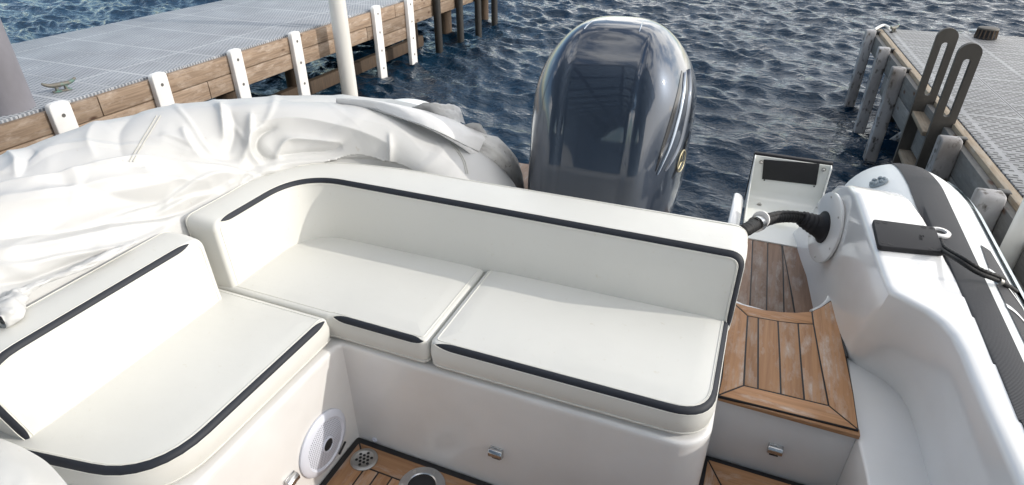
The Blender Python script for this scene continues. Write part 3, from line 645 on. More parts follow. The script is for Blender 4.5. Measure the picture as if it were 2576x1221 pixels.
# side tube: the right one with its stripes, the left one under the cover
def tube_parts(xc, zc, r, side, names=True):
    ys = list(np.linspace(-1.3, 2.62, 40)); rings = []
    def sec(y):
        if y <= 2.62: return r, xc-side*.0, zc
        q = min(1, (y-2.62)/.62); return r*math.sqrt(max(0, 1-q**2.3)), xc-side*.02*q, zc-.02*q
    ys += [2.62+.62*math.sin(a) for a in np.linspace(.08, PI/2, 18)]
    def pt(y, ph, lift=0):
        rr, x, z = sec(y); px = x+side*(rr+lift)*math.sin(ph); pz = z+(rr+lift)*math.cos(ph)
        if side > 0 and y < 2.52:          # the tube is moulded to the hull: its inner side follows the coaming
            lim = (.66+.03*min(1, max(0, (2.2-y)/1.0)))*min(1, max(0, (2.52-y)/.12))+.3*(1-min(1, max(0, (2.52-y)/.12)))
            if px < lim: px = lim-lift; pz = min(pz, TZ-.03)+lift*2
        return Vector((px, y, pz))
    bm = bmesh.new(); rows = [[pt(y, a) for a in np.linspace(0, 2*PI, 48, endpoint=False)] for y in ys]; grid(bm, rows, True)
    body = obj('side_tube', bm, M['hyp_white'], boat, 60)
    def band(name, p0, p1, y0, y1, m, lift=.0022, pin=0, f=None):
        bm = bmesh.new(); rr = []
        for y in [v for v in ys if y0 <= v <= y1 and sec(v)[0] > .02]:
            k = 1 if f is None else f(y); rr.append([pt(y, p0+(p1-p0)*(j/24), lift) for j in range(25)] if f is None else [pt(y, p0+(p1-p0)*(.5+(j/8-.5)*k), lift) for j in range(9)])
        grid(bm, rr); return obj(name, bm, m, body, 60)
    return pt, band, body, sec
ribbed = mat('dark_ribbed_tread', (.045, .046, .054), .6)
n = ribbed.node_tree.nodes; l = ribbed.node_tree.links; wv = n.new('ShaderNodeTexWave'); wv.bands_direction = 'Y'; wv.inputs['Scale'].default_value = 60; wv.inputs['Distortion'].default_value = .6; wv.inputs['Detail'].default_value = 1
tcn = n.new('ShaderNodeTexCoord'); l.new(tcn.outputs['Object'], wv.inputs[0]); ub = n.new('ShaderNodeBump'); ub.inputs['Strength'].default_value = .9; ub.inputs['Distance'].default_value = .004; l.new(wv.outputs[1], ub.inputs['Height']); l.new(ub.outputs[0], n['Principled BSDF'].inputs['Normal'])
TX, TZC, TR = .700, .388, .275
pt, band, tb, tsec = tube_parts(TX, TZC, TR, 1)
band('dark_stripe', R(-13), R(12), -1.3, 3.3, ribbed, .004)
band('tread_stripe', R(19), R(34), -1.3, 2.30, ribbed, f=lambda y: min(1, max(.02, ((2.30-y)/.3)**.5)))
band('rub_strake', R(38), R(56), -1.3, 2.95, M['hyp_grey'], .010)
for y_ in (1.92, 1.72, 1.52):     # white slashes across the outer stripe
    bm = bmesh.new(); grid(bm, [[pt(y_+.10-.16*j/8+dy+.045*math.sin(j/8*PI), R(18.5)+R(16)*j/8, .0042) for j in range(9)] for dy in (0, .022)]); obj('white_slash', bm, M['hyp_white'], tb)
# inflation valve on the tube end
c = atz(2211, 462, .585); nv = Vector((-.15, .35, .9)).normalized()
rrr = None
bvh = BVHTree.FromPolygons([v.co+root_loc(tb) for v in tb.data.vertices], [list(p.vertices) for p in tb.data.polygons])
hit, hn, _, _ = bvh.ray_cast(Vector((0, 0, H)), ray(2211, 462).normalized())
if hit is None: hit, hn = c, nv
mtv = axes(hit+hn*.001, hn, (1, 0, 0)); bm = bmesh.new()
add_lathe(bm, [(.036, 0), (.036, .006), (.03, .010), (.012, .011), (0, .011)], mtv, 28)
for k in range(6):
    a = k*PI/3; p = mtv @ Vector((.023*math.cos(a), .023*math.sin(a), .010)); add_lathe(bm, [(.009, 0), (.009, .006), (.005, .009), (0, .009)], axes(p, hn), 10)
obj('inflation_valve', bm, mat('grey_valve', (.20, .24, .27), .4), tb)
TZ0 = 0
ptl, bandl, tbl, _ = tube_parts(-.56-(TX+.56)-.03, TZC, TR, -1)
# bolted metal bracket on the stern with black plate
br = []
W0, W1 = .075, .395; YB = 3.42; ZB = .125
bk = aty(1903, 392, YB)
BZ = bk.z
M['bracket'] = mat('white_painted_bracket', (.74, .75, .72), .3, coat=.2, bump=[(200, .1, .0005)], var=[(7, (.66, .66, .58), .5, .8, (1, 1, 1))])
def brk(n_, bm, m): return obj(n_, bm, m, brp, 40)
bm = bmesh.new()
pa, pb = aty(1902, 393, YB), aty(2092, 409, YB+.0)
q0, q1 = atz(1885, 480, .16), atz(2088, 487, .16)
f0, f1 = atz(1893, 586, ZB+.006), atz(2004, 600, ZB+.006)
# back plate, bend and floor as one folded sheet
xl0, xl1 = pa.x, pb.x
yz = [(YB, BZ), (YB-.004, BZ-.06), (YB-.01, .19), (YB-.022, .155), (YB-.05, .137), (YB-.09, .132), (3.2, .131), (2.95, .131), (2.925, .131), (2.925, .119), (YB-.04, .119), (YB+.008, .15), (YB+.008, BZ)]
bm = bmesh.new(); add_prism(bm, [(xl0, y, z) for y, z in yz], (xl1-xl0, 0, 0))
for v_ in bm.verts:
    q_ = (YB-v_.co.y)/.5; v_.co.x += (.018 if v_.co.x < (xl0+xl1)/2 else -.045)*q_
brp = obj('stern_bracket', bm, M['bracket'], boat, 40)
for s_, xx in ((0, xl0), (1, xl1)):
    d = .02 if s_ == 0 else -.03
    bm = bmesh.new(); add_prism(bm, [(xx, YB+.004, BZ+.004), (xx, YB-.035, BZ-.0), (xx+d*.2, YB-.07, .26), (xx+d*.5, 3.2, .155), (xx+d*.6, 3.05, .14), (xx+d*.6, 3.05, .10), (xx, YB+.004, .10)], (.007 if s_ else -.007, 0, 0), .002); obj('side_gusset', bm, M['bracket'], brp)
bm = bmesh.new(); add_box(bm, xl0-.012, xl1+.012, YB+.012, YB+.04, .1, BZ+.012, .004); obj('backing_pad', bm, M['black_plastic'], brp)
def on_back(x, y): p = aty(x, y, YB-.006); return p
pl4 = [on_back(1921, 401), on_back(2062, 412), on_back(2053, 466), on_back(1917, 450)]
bm = bmesh.new(); add_prism(bm, [p+Vector((0, -.005, 0)) for p in pl4], (0, .004, 0), .0015); obj('black_plate', bm, M['matt_black'], brp)
for x, y, on, r_ in ((1915, 407, 'b', .012), (2072, 426, 'b', .012), (1910, 494, 'f', .014), (1910, 515, 'f', .013), (2052, 514, 'f', .013), (1909, 534, 'f', .005), (1923, 452, 'b', .0045), (2048, 468, 'b', .0045)):
    p = on_back(x, y)+Vector((0, -.008, 0)) if on == 'b' else atz(x, y, .1335); nn = (0, -1, 0) if on == 'b' else (0, 0, 1)
    bm = bmesh.new()
    if r_ < .006: add_lathe(bm, [(r_, 0), (r_, .001), (0, .001)], axes(p, nn), 12); obj('screw_hole', bm, M['matt_black'], brp); continue
    add_lathe(bm, [(r_, 0), (r_, .002), (r_*.6, .002), (r_*.6, .008), (r_*.35, .011), (0, .011)], axes(p, nn), 18); obj('bolt', bm, M['steel_dull'], brp)
bm = bmesh.new(); add_prism(bm, [(-.0, 2.9, .10), (.058, 2.9, .10), (.058, 2.9, .17), (.045, 2.9, .20), (-.0, 2.9, .21)], (0, .40, 0), .02, 4); obj('transom_wing', bm, M['gel'], boat)
# hose through the coaming wall: flange, boot, hose, clamp
bvc = BVHTree.FromPolygons([v.co+root_loc(coam) for v in coam.data.vertices], [list(p.vertices) for p in coam.data.polygons])
def on_wall(x, y):
    h, n_, _, _ = bvc.ray_cast(Vector((0, 0, H)), ray(x, y).normalized())
    return (h, n_) if h is not None else (atx(x, y, .41), Vector((-1, 0, 0)))
hc, hn = on_wall(2071, 570)
if hn.x > 0: hn = -hn
hn = Vector((-.95, -.24, .10)).normalized()
hc = atx(2071, 572, hc.x-.018); mf = axes(hc, hn, (0, 0, 1)); RF = .150
flg = None
bm = bmesh.new(); add_lathe(bm, [(.03, -.06), (RF-.03, -.06), (RF-.012, -.02), (RF, -.012), (RF, -.003), (RF-.006, 0), (.05, .002), (.03, .002)], mf, 48); hr = obj('hose_flange', bm, M['gel'], boat)
for k in range(6):
    a = k*PI/3+.3; p = mf @ Vector(((RF-.02)*math.cos(a), (RF-.02)*math.sin(a), .001)); bm = bmesh.new(); add_lathe(bm, [(.005, 0), (.004, .002), (0, .002)], axes(p, hn), 10); obj('screw', bm, M['steel_dull'], hr)
bm = bmesh.new(); add_lathe(bm, [(.068, .002), (.068, .006), (.060, .010), (.056, .012), (.045, .03), (.0, .03)], mf, 32)
obj('boot_base', bm, M['black_plastic'], hr)
hp = [mf @ Vector((0, 0, .0)), mf @ Vector((.004, 0, .04))]
h0 = aty(2015, 549, hc.y-.02); h1 = aty(1960, 546, hc.y-.12); h2 = aty(1905, 563, hc.y-.28); h3 = aty(1862, 585, hc.y-.42); h4 = h3+Vector((-.13, -.03, -.07))
bm = bmesh.new(); add_tube(bm, spline([hc+hn*.01, hc+hn*.05+Vector((0, 0, .01)), h0], 6), lambda q: .052-.022*q+.002*math.sin(q*40), 20); obj('rubber_boot', bm, M['black_plastic'], hr)
sp_ = spline([hc+hn*.06, h0, h1, h2, h3, h4], 22)
bm = bmesh.new(); add_tube(bm, sp_, lambda q: .024+.0016*math.sin(q*420), 18); obj('rigging_hose', bm, M['hose'], hr)
bm = bmesh.new(); add_tube(bm, [p+Vector((0, -.008, .020)) for p in sp_[:70]], lambda q: .011+.001*math.sin(q*330), 10); obj('rigging_hose', bm, M['hose'], hr)
dc = (h3-h2).normalized(); bm = bmesh.new(); add_tube(bm, [h2-dc*.018, h2+dc*.018], .032, 20); obj('hose_clamp', bm, M['steel'], hr)
bm = bmesh.new(); add_tube(bm, [h2-dc*.032+Vector((0, 0, .01)), h2-dc*.022+Vector((0, 0, .012))], .034, 16); obj('cable_tie', bm, M['bumper'], hr)
# flush latches, speaker, drain, table socket
def latch(c, n_, w_=.045):
    n_ = Vector(n_); side = n_.cross(Vector((0, 0, 1))).normalized(); c = Vector(c)
    bm = bmesh.new(); add_prism(bm, [c-side*w_/2+Vector((0, 0, -.02)), c+side*w_/2+Vector((0, 0, -.02)), c+side*w_/2+Vector((0, 0, .016)), c-side*w_/2+Vector((0, 0, .016))], n_*.004, .0015)
    o = obj('push_latch', bm, M['steel'], boat)
    bm = bmesh.new(); pr = [(.003, -.016), (.014, -.018), (.022, -.008), (.022, .006), (.014, .013), (.003, .014)]
    add_prism(bm, [c-side*w_*.5+n_*a+Vector((0, 0, b)) for a, b in pr], side*w_, .002); obj('latch_tab', bm, M['steel'], o)
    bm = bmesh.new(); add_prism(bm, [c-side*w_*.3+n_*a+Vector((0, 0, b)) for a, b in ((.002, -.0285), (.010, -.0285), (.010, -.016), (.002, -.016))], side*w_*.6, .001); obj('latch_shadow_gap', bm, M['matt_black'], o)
latch((-.528, 1.1695, .176), (0, -1, 0)); latch((.283, 1.5555, .13), (0, -1, 0)); latch((-1.0695, .851, .158), (1, 0, 0))
ms = axes((-1.069, 1.008, .15), (1, 0, 0), (0, 0, 1)); RS = .112
bm = bmesh.new(); add_lathe(bm, [(RS, 0), (RS, .006), (RS-.006, .012), (RS-.022, .016), (RS-.028, .012), (RS-.03, .011)], ms @ Matrix.Diagonal((.98, 1, 1, 1)), 56); spk = obj('speaker', bm, M['speaker_w'], boat)
gm = bpy.data.materials.new('perforated_speaker_grille'); gm.use_nodes = True; n = gm.node_tree.nodes; l = gm.node_tree.links; b_ = n['Principled BSDF']; b_.inputs['Roughness'].default_value = .4
tcn = n.new('ShaderNodeTexCoord'); mpn = n.new('ShaderNodeMapping'); mpn.inputs['Rotation'].default_value = (0, PI/2, 0); l.new(tcn.outputs['Object'], mpn.inputs[0])
bk_ = n.new('ShaderNodeTexBrick'); bk_.inputs['Scale'].default_value = 1; bk_.inputs['Brick Width'].default_value = .0075; bk_.inputs['Row Height'].default_value = .0065; bk_.inputs['Mortar Size'].default_value = .0021; bk_.inputs['Mortar Smooth'].default_value = .2
bk_.inputs['Color1'].default_value = bk_.inputs['Color2'].default_value = (.13, .15, .2, 1); bk_.inputs['Mortar'].default_value = (.64, .66, .74, 1); l.new(mpn.outputs[0], bk_.inputs[0]); l.new(bk_.outputs[0], b_.inputs['Base Color'])
bm = bmesh.new(); add_lathe(bm, [(RS-.028, .011), (RS-.05, .016), (.022, .020), (0, .020)], ms, 48); obj('grille', bm, gm, spk)
bm = bmesh.new(); add_lathe(bm, [(.026, .0195), (.026, .023), (.023, .025), (.021, .023)], ms, 28); obj('centre_ring', bm, M['speaker_w'], spk)
bm = bmesh.new(); add_lathe(bm, [(.021, .0215), (.012, .024), (0, .025)], ms, 28); obj('dust_cap', bm, M['matt_black'], spk)
bm = bmesh.new(); add_prism(bm, [(-1.052, 1.045, .062), (-1.052, 1.085, .082), (-1.052, 1.089, .074), (-1.052, 1.049, .054)], (.004, 0, 0), .0006); obj('badge', bm, M['matt_black'], spk)
md = axes((-.987, 1.09, .0125), (0, 0, 1), (1, 0, 0))
bm = bmesh.new(); add_lathe(bm, [(.046, 0), (.046, .003), (.043, .005), (.034, .0055), (.032, .004), (0, .004)], md, 40); dr_ = obj('deck_drain', bm, M['steel_dull'], boat)
hs_ = [(-.5, -1), (.5, -1), (-1, 0), (0, 0), (1, 0), (-.5, 1), (.5, 1), (-1.5, -1), (1.5, -1), (-1.5, 1), (1.5, 1), (0, 2), (0, -2)]
for u, v in hs_:
    p = md @ Vector((u*.0145, v*.0125, .0048)); bm = bmesh.new(); add_lathe(bm, [(.0052, 0), (.0052, .0005), (0, .0005)], axes(p, (0, 0, 1)), 12); obj('drain_hole', bm, M['matt_black'], dr_)
mk = axes((-.752, 1.068, .0125), (0, 0, 1), (1, 0, 0))
bm = bmesh.new(); add_lathe(bm, [(.078, 0), (.077, .004), (.072, .006), (.054, .0065), (.050, .009), (.046, .007), (.045, .001)], mk, 56); sk_ = obj('table_socket', bm, M['steel'], boat)
bm = bmesh.new(); add_lathe(bm, [(.045, .0008), (0, .0008)], mk, 40); obj('socket_hole', bm, M['matt_black'], sk_)
for k in range(6):
    a = k*PI/3+.35; p = mk @ Vector((.064*math.cos(a), .064*math.sin(a), .006)); bm = bmesh.new(); add_lathe(bm, [(.0065, 0), (.0055, .0015), (.002, .0012), (0, .0004)], axes(p, (0, 0, 1)), 12); obj('screw', bm, M['steel_dull'], sk_)
bm = bmesh.new(); add_lathe(bm, [(.010, 0), (.010, .003), (.007, .004), (.0045, .001), (0, .001)], axes((-.995, 1.1695, .024), (0, -1, 0)), 18); obj('drain_plug', bm, M['speaker_w'], boat)

# mounting plate on the coaming with its cable
zt = TZ+.001
mpl = thing('mounting_plate', 'flat black rectangular mounting plate with corner screw holes on the white coaming', 'mounting plate', (.56, 2.09, zt))
pc = [atz(x_, y_, zt+.019) for x_, y_ in ((2196, 551), (2352, 571), (2378, 634), (2211, 618))]
def rounded(quad, r, n_=5):
    out_ = []
    for i in range(4):
        a, b, c = quad[i-1], quad[i], quad[(i+1) % 4]; p1 = b+(a-b).normalized()*r; p2 = b+(c-b).normalized()*r
        out_ += [p1*(1-q)**2+b*2*q*(1-q)+p2*q*q for q in np.linspace(0, 1, n_)]
    return out_
bm = bmesh.new(); add_prism(bm, rounded(pc, .012), (0, 0, -.0185), .003, 3); obj('plate', bm, M['black_plastic'], mpl)
cen = sum(pc, Vector())/4
for i in range(4):
    for f_, g_ in ((.86, .80), (.62, .84)):
        u = (1 if i in (1, 2) else -1)*f_; v = (1 if i in (0, 1) else -1)*g_
        p = cen+((pc[1]-pc[0]+pc[2]-pc[3])/4)*u+((pc[0]-pc[3]+pc[1]-pc[2])/4)*v; bm = bmesh.new(); rr = .0065 if f_ > .8 else .009
        add_lathe(bm, [(rr, 0), (rr, .0006), (rr*.8, .0006), (rr*.75, -.0), (0, 0)], axes(p+Vector((0, 0, .0002)), (0, 0, 1)), 14); obj('screw_hole', bm, M['matt_black'], mpl)
fc = bpy.data.curves.new('t', 'FONT'); fc.body = 'Scan'; fc.size = .021; fc.extrude = .0006; fc.align_x = 'CENTER'; fc.shear = .2
to_ = bpy.data.objects.new('t', fc); COL.objects.link(to_); bpy.context.view_layer.update()
me = bpy.data.meshes.new_from_object(to_.evaluated_get(bpy.context.evaluated_depsgraph_get())); bpy.data.objects.remove(to_)
ux = (pc[1]-pc[0]).normalized(); me.transform(axes(cen+ux*.035+Vector((0, 0, .0007)), (0, 0, 1), (-.12, -1, 0))); link('raised_lettering', me, M['black_plastic'], mpl, smooth=False)
bm = bmesh.new(); mtw = axes(atz(2362, 588, zt), (0, 0, 1), (1, 0, 0)); add_lathe(bm, [(.034, 0), (.034, .007), (.030, .010), (.021, .010), (.020, .001), (0, .001)], mtw, 32); o = obj('cable_gland', bm, M['gel'], boat)
bm = bmesh.new(); add_lathe(bm, [(.020, .002), (0, .003)], mtw, 24); obj('gland_hole', bm, M['matt_black'], o)
c0 = atz(2368, 628, zt+.012); cps = [atz(2358, 608, zt+.008), c0, atz(2410, 655, .715), atz(2460, 686, .70), atz(2510, 706, .675), atz(2548, 728, .62), atz(2590, 765, .56), atz(2640, 830, .52)]
cb = thing('cable', 'black braided cable running from the mounting plate across the striped tube', 'cable', (c0.x, c0.y, zt))
spc = spline(cps, 24); nn_ = len(spc)
for k, (dx, dz) in enumerate(((0, 0), (.008, .007))):
    bm = bmesh.new(); add_tube(bm, [p+Vector((dx, dx, dz)) for p in (spc if k == 0 else spc[:int(nn_*.6)])], (lambda q: .0072+.0006*math.sin(q*700)) if k == 0 else (lambda q: .0062+.0005*math.sin(q*500)), 12); obj('braided_sleeve', bm, M['hose'], cb)
i_ = int(nn_*.57); bm = bmesh.new(); add_tube(bm, [spc[i_], spc[i_+2], spc[i_+4]], .011, 14); obj('tape_wrap', bm, M['steel_dull'], cb)

# ---------------------------------------------------------------- outboard motor
om = thing('outboard_motor', 'large blue grey metallic outboard motor cowling standing behind the aft backrest', 'outboard motor', (-.53, 2.45, -.265))
EXC = -.553*.93
def lerp_tab(tab, z):
    for (z0, *a), (z1, *b) in zip(tab, tab[1:]):
        if z <= z1: 
            t_ = max(0, (z-z0)/(z1-z0)); t_ = t_; return [p+(q-p)*t_ for p, q in zip(a, b)]
    return tab[-1][1:]
# z, half width, front y, back y
tab = [(.30, .285, 2.065, 2.80), (.42, .312, 2.085, 2.84), (.55, .330, 2.11, 2.87), (.70, .334, 2.14, 2.89), (.85, .336, 2.175, 2.89), (.96, .325, 2.205, 2.87), (1.045, .295, 2.24, 2.83), (1.11, .256, 2.28, 2.78), (1.16, .212, 2.325, 2.73), (1.195, .165, 2.37, 2.68), (1.215, .115, 2.42, 2.63), (1.223, .06, 2.47, 2.58)]
KE = .93
tab = [(H+(a[0]-H)*KE, a[1]*KE, a[2]*KE, a[3]*KE) for a in tab]
# smooth the table with a spline
ts = spline([Vector((a[1], a[2], a[3])) for a in tab], 6); zsn = spline([Vector((a[0], 0, 0)) for a in tab], 6)
def ssm(a, b, x): x = max(0, min(1, (x-a)/(b-a))); return x*x*(3-2*x)
def cowl_ring(a, yf, yb, z, n_=160, off=0):
    out_ = []; yc = (yf+yb)/2; hb = (yb-yf)/2; e = 2.45
    for k in range(n_):
        th = 2*PI*k/n_; c, s = math.cos(th), math.sin(th)
        x = a*math.copysign(abs(c)**(2/e), c); y = hb*math.copysign(abs(s)**(2/e), s)
        if y < 0:   # front: flat centre panel between two creases, fuller shoulders beside it
            pw_ = .126-.01*ssm(.8, .4, z); k_ = ssm(1.25, 1.19, z)
            yc_ = -hb*max(0, 1-(pw_/a)**e)**(1/e) if a > pw_ else y
            if abs(x) < pw_: y = y*(1-k_)+(yc_-.007*(1-(x/pw_)**2)+.004)*k_
            elif a > pw_: q_ = (abs(x)-pw_)/(a-pw_); y -= .030*k_*math.sin(PI*min(1, q_*1.05))**.8 if q_ < .95 else 0
        out_.append(Vector((EXC+x*(1+off), yc+y, z)))
    return out_
bm = bmesh.new(); rows = [cowl_ring(v.x, v.y, v.z, q.x) for v, q in zip(ts, zsn)]; VV = grid(bm, rows, True); bm.faces.new(VV[-1]); bm.faces.new(VV[0][::-1])
cw = obj('cowling', bm, M['cowl'], om, 50)
bvk = BVHTree.FromPolygons([v.co+root_loc(cw) for v in cw.data.vertices], [list(p.vertices) for p in cw.data.polygons])
def on_cowl(x, y):
    h, n_, _, _ = bvk.ray_cast(Vector((0, 0, H)), ray(x, y).normalized()); return (h, n_) if h is not None else (None, None)
def surf_ribbon(pxl, wpx, m, name, lift=.002, seg=5, rnd=0):
    sp2 = spline([Vector((x, y, 0)) for x, y in pxl], 8); rows = []; n_ = len(sp2)
    for i, p in enumerate(sp2):
        a = sp2[max(0, i-1)]; b = sp2[min(n_-1, i+1)]; d = (b-a).normalized(); nr = Vector((-d.y, d.x, 0)); q = i/(n_-1); ww = wpx*max(.08, math.sin(PI*q))**.5; r_ = []
        for k in range(seg+1):
            pp_ = p+nr*ww*(k/seg-.5); h, nn = on_cowl(pp_.x, pp_.y)
            if h is None: r_ = None; break
            if nn.dot(Vector((0, 0, H))-h) < 0: nn = -nn
            r_.append(h+nn*(lift+rnd*math.sin(PI*k/seg)))
        if r_: rows.append(r_)
    if len(rows) > 1:
        bm = bmesh.new(); grid(bm, rows); return obj(name, bm, m, cw, 60, fix=False)
surf_ribbon([(1716, 178), (1707, 235), (1690, 300), (1668, 370), (1649, 432)], 9, M['cowl_black'], 'air_slot', .0015)
surf_ribbon([(1721, 182), (1718, 235), (1706, 300), (1684, 370), (1651, 440)], 7, M['cowl_silver'], 'slot_trim', .002, rnd=.006)
surf_ribbon([(1731, 175), (1735, 230), (1727, 300), (1708, 370), (1672, 430)], 9, M['cowl'], 'side_ridge', .001, rnd=.008)
surf_ribbon([(1490, 55), (1480, 62), (1470, 74)], 4, M['cowl_silver'], 'top_ridge', .001, rnd=.004)
surf_ribbon([(1618, 54), (1612, 68), (1607, 84)], 4, M['cowl_silver'], 'top_ridge', .001, rnd=.004)
surf_ribbon([(1735, 330), (1722, 370), (1708, 410), (1690, 450)], 5, M['cowl_black'], 'side_vent', .002)
surf_ribbon([(1737, 255), (1736, 330), (1724, 415), (1704, 500)], 15, M['cowl_dark'], 'side_panel', .0012)
surf_ribbon([(1744, 300), (1738, 400), (1716, 490), (1704, 515)], 2.0, M['cowl_silver'], 'side_pinstripe', .003)
h, nn = on_cowl(1712, 405)
if h is not None:
    nn = nn if nn.dot(Vector((0, 0, H))-h) > 0 else -nn
    me_ = axes(h+nn*.004, nn, (0, 0, 1)); bm = bmesh.new()
    add_tube(bm, [me_ @ Vector((.042*math.cos(a), .042*math.sin(a), 0)) for a in np.linspace(0, 2*PI, 33)], .0025, 6)
    for k in range(3):
        a = k*2*PI/3; add_tube(bm, [me_ @ Vector((.006*math.cos(a), .006*math.sin(a), 0)), me_ @ Vector((.038*math.cos(a), .038*math.sin(a), 0))], .0025, 6)
    obj('emblem', bm, M['gold'], cw)
bm = bmesh.new(); add_box(bm, EXC-.12, EXC+.12, 2.0, 2.6, -.1, .30, .03, 3); add_box(bm, EXC-.07, EXC+.07, 2.35, 2.75, -.7, -.1, .03, 3); obj('midsection', bm, M['cowl_dark'], om)
bm = bmesh.new(); add_box(bm, EXC-.02, EXC+.02, 2.72, 3.0, -.75, -.6, .01); obj('lower_unit', bm, M['cowl_dark'], om)

# ---------------------------------------------------------------- crumpled white boat cover
def PJ(P):
    fw = -P[:, 0]*_sp+P[:, 1]*_cp; lat = P[:, 0]*_cp+P[:, 1]*_sp; dn = H-P[:, 2]; d = np.maximum(fw*_c+dn*_s, .05); v = dn*_c-fw*_s
    return np.stack([CX+F*lat/d, CY+F*v/d], -1)
cov = thing('boat_cover', 'crumpled white canvas boat cover heaped over the left side tube', 'boat cover', (-1.9, 1.2, .4))
inn = [(-1.60, -.9, .70), (-1.60, -.2, .70), (-1.60, .35, .705), (-1.605, .8, .715), (-1.61, 1.12, .73), (-1.625, 1.35, .745), (-1.56, 1.60, .755), (-1.42, 1.76, .745), (-1.25, 1.825, .73), (-1.05, 1.835, .70), (-.90, 1.86, .64), (-.79, 1.93, .55), (-.74, 2.02, .40)]
cre = [(-2.02, -.9, 1.0), (-2.02, -.2, 1.0), (-2.02, .4, 1.0), (-2.01, .80, 1.0), (-2.02, 1.0, 1.0), (-2.03, 1.18, 1.0), (-1.97, 1.42, 1.0), (-1.82, 1.63, .985), (-1.67, 1.83, .95), (-1.53, 2.02, .90), (-1.33, 2.16, .85), (-1.10, 2.17, .78), (-.90, 2.16, .62)]
otr = [(-2.35, -.9, .2), (-2.35, -.2, .2), (-2.35, .4, .2), (-2.35, .9, .2), (-2.38, 1.3, .2), (-2.35, 1.6, .2), (-2.28, 2.0, .2), (-2.15, 2.4, .2), (-2.0, 2.7, .2), (-1.8, 2.9, .2), (-1.6, 2.9, .2), (-1.3, 2.7, .2), (-1.0, 2.4, .2)]
nI, nJ = 620, 230
si, sc_, so2 = (np.array([list(p) for p in spline(c_, 50)]) for c_ in (inn, cre, otr))
ti = np.linspace(0, 1, nI)*(len(si)-1); i0 = np.clip(ti.astype(int), 0, len(si)-2); fr = (ti-i0)[:, None]
A_, B_, C_ = (q[i0]*(1-fr)+q[i0+1]*fr for q in (si, sc_, so2))
v = np.linspace(0, 1, nJ); P = np.zeros((nI, nJ, 3))
tc_ = .68
for j, t_ in enumerate(v):
    if t_ < tc_:
        q = t_/tc_; base = A_*(1-q)+B_*q; base[:, 2] += .085*np.sin(PI*q)**.9*(1-.2*q); base[:, 2] -= .02*np.exp(-(q/.05)**2)
    else:
        q = (t_-tc_)/(1-tc_); base = B_*(1-q)+C_*q; base[:, 2] = C_[:, 2]+(B_[:, 2]-C_[:, 2])*np.cos(q*PI/2)**.8; 
    P[:, j] = base
def normals(P):
    du = np.gradient(P, axis=0); dv = np.gradient(P, axis=1); n_ = np.cross(dv, du); n_ /= np.linalg.norm(n_, axis=2, keepdims=True)+1e-9
    n_[n_[..., 2] < -.2] *= -1; return n_
NN = normals(P); 
if NN[nI//2, 40, 2] < 0: NN = -NN
uv = PJ(P.reshape(-1, 3)).reshape(nI, nJ, 2)
D = np.zeros((nI, nJ))
def stroke(pts, w_, h_, kind='ridge', w2=None):
    """a fold stroke laid along the cloth; 'ridge' = crest, 'fold' = overlapping edge raised on the right-hand side of travel"""
    global D
    pts = [(p.x, p.y) for p in spline([Vector((a, b, 0)) for a, b in pts], 5)]
    best = np.full(D.shape, 1e9); sg = np.zeros(D.shape); tt = np.zeros(D.shape); n_ = len(pts)-1
    for i in range(n_):
        a = np.array(pts[i]); b = np.array(pts[i+1]); ab = b-a; q = np.clip(((uv-a) @ ab)/(ab @ ab+1e-9), 0, 1); d_ = uv-(a+q[..., None]*ab); dd = np.hypot(d_[..., 0], d_[..., 1])
        s_ = np.sign(ab[0]*d_[..., 1]-ab[1]*d_[..., 0]); m_ = dd < best; best = np.where(m_, dd, best); sg = np.where(m_, s_, sg); tt = np.where(m_, (i+q)/n_, tt)
    env = np.clip(np.sin(PI*np.clip(tt*.92+.04, 0, 1)), 0, 1)**.6; endf = np.where((tt <= 0) | (tt >= 1), np.exp(-(best/w_)**2), 1)
    sd_ = best*sg
    if kind == 'ridge': D += h_*env*np.exp(-np.abs(best/w_)**1.08)
    elif kind == 'fold':
        up_ = 1/(1+np.exp(-np.clip(sd_/2.0, -30, 30))); D += h_*env*up_*np.exp(-np.abs(best)/w_)*np.where(sg < 0, 1, 1)
# main roll boundaries and gathers (positive side = nearer to the seats)
stroke([(-60, 480), (60, 462), (150, 448), (230, 428), (345, 407), (450, 417), (560, 424), (605, 432)], 46, .050, 'fold')
stroke([(-60, 605), (144, 579), (300, 552), (450, 536), (560, 470)], 20, -.034)
stroke([(-60, 540), (200, 505), (420, 470), (560, 440)], 30, .03)
stroke([(-40, 672), (72, 662), (144, 646), (263, 626), (342, 606), (440, 560)], 16, .024, 'fold')
stroke([(-30, 720), (80, 700), (200, 655), (300, 632)], 10, -.022)
stroke([(-40, 520), (100, 505), (260, 470), (400, 452)], 18, .022)
stroke([(-40, 640), (120, 615), (300, 575), (420, 560)], 14, .022)
stroke([(200, 560), (330, 520), (450, 500)], 12, -.018)
stroke([(430, 496), (490, 462), (545, 443), (598, 440)], 15, .020, 'fold')
stroke([(400, 530), (470, 500), (530, 486), (575, 462)], 13, .018, 'fold')
stroke([(300, 565), (400, 552), (480, 532), (550, 490)], 12, .016, 'fold')
stroke([(20, 385), (40, 410), (40, 448)], 16, .018, 'ridge')
stroke([(90, 380), (70, 400), (56, 440)], 14, -.014)
stroke([(555, 262), (560, 310), (562, 352)], 10, .026)
stroke([(578, 275), (590, 330), (575, 390)], 12, -.020)
stroke([(631, 288), (626, 340), (609, 402)], 10, .026)
stroke([(600, 400), (560, 402), (520, 395), (470, 372)], 14, -.016)
stroke([(458, 324), (470, 360), (500, 396)], 9, .018)
stroke([(400, 345), (440, 352), (520, 400), (600, 425)], 13, .014)
stroke([(690, 322), (655, 340), (646, 368), (668, 395), (695, 400)], 8, -.030)
stroke([(660, 318), (630, 345), (628, 385), (650, 412)], 9, .022)
stroke([(690, 402), (715, 360), (750, 350), (854, 358)], 9, .024)
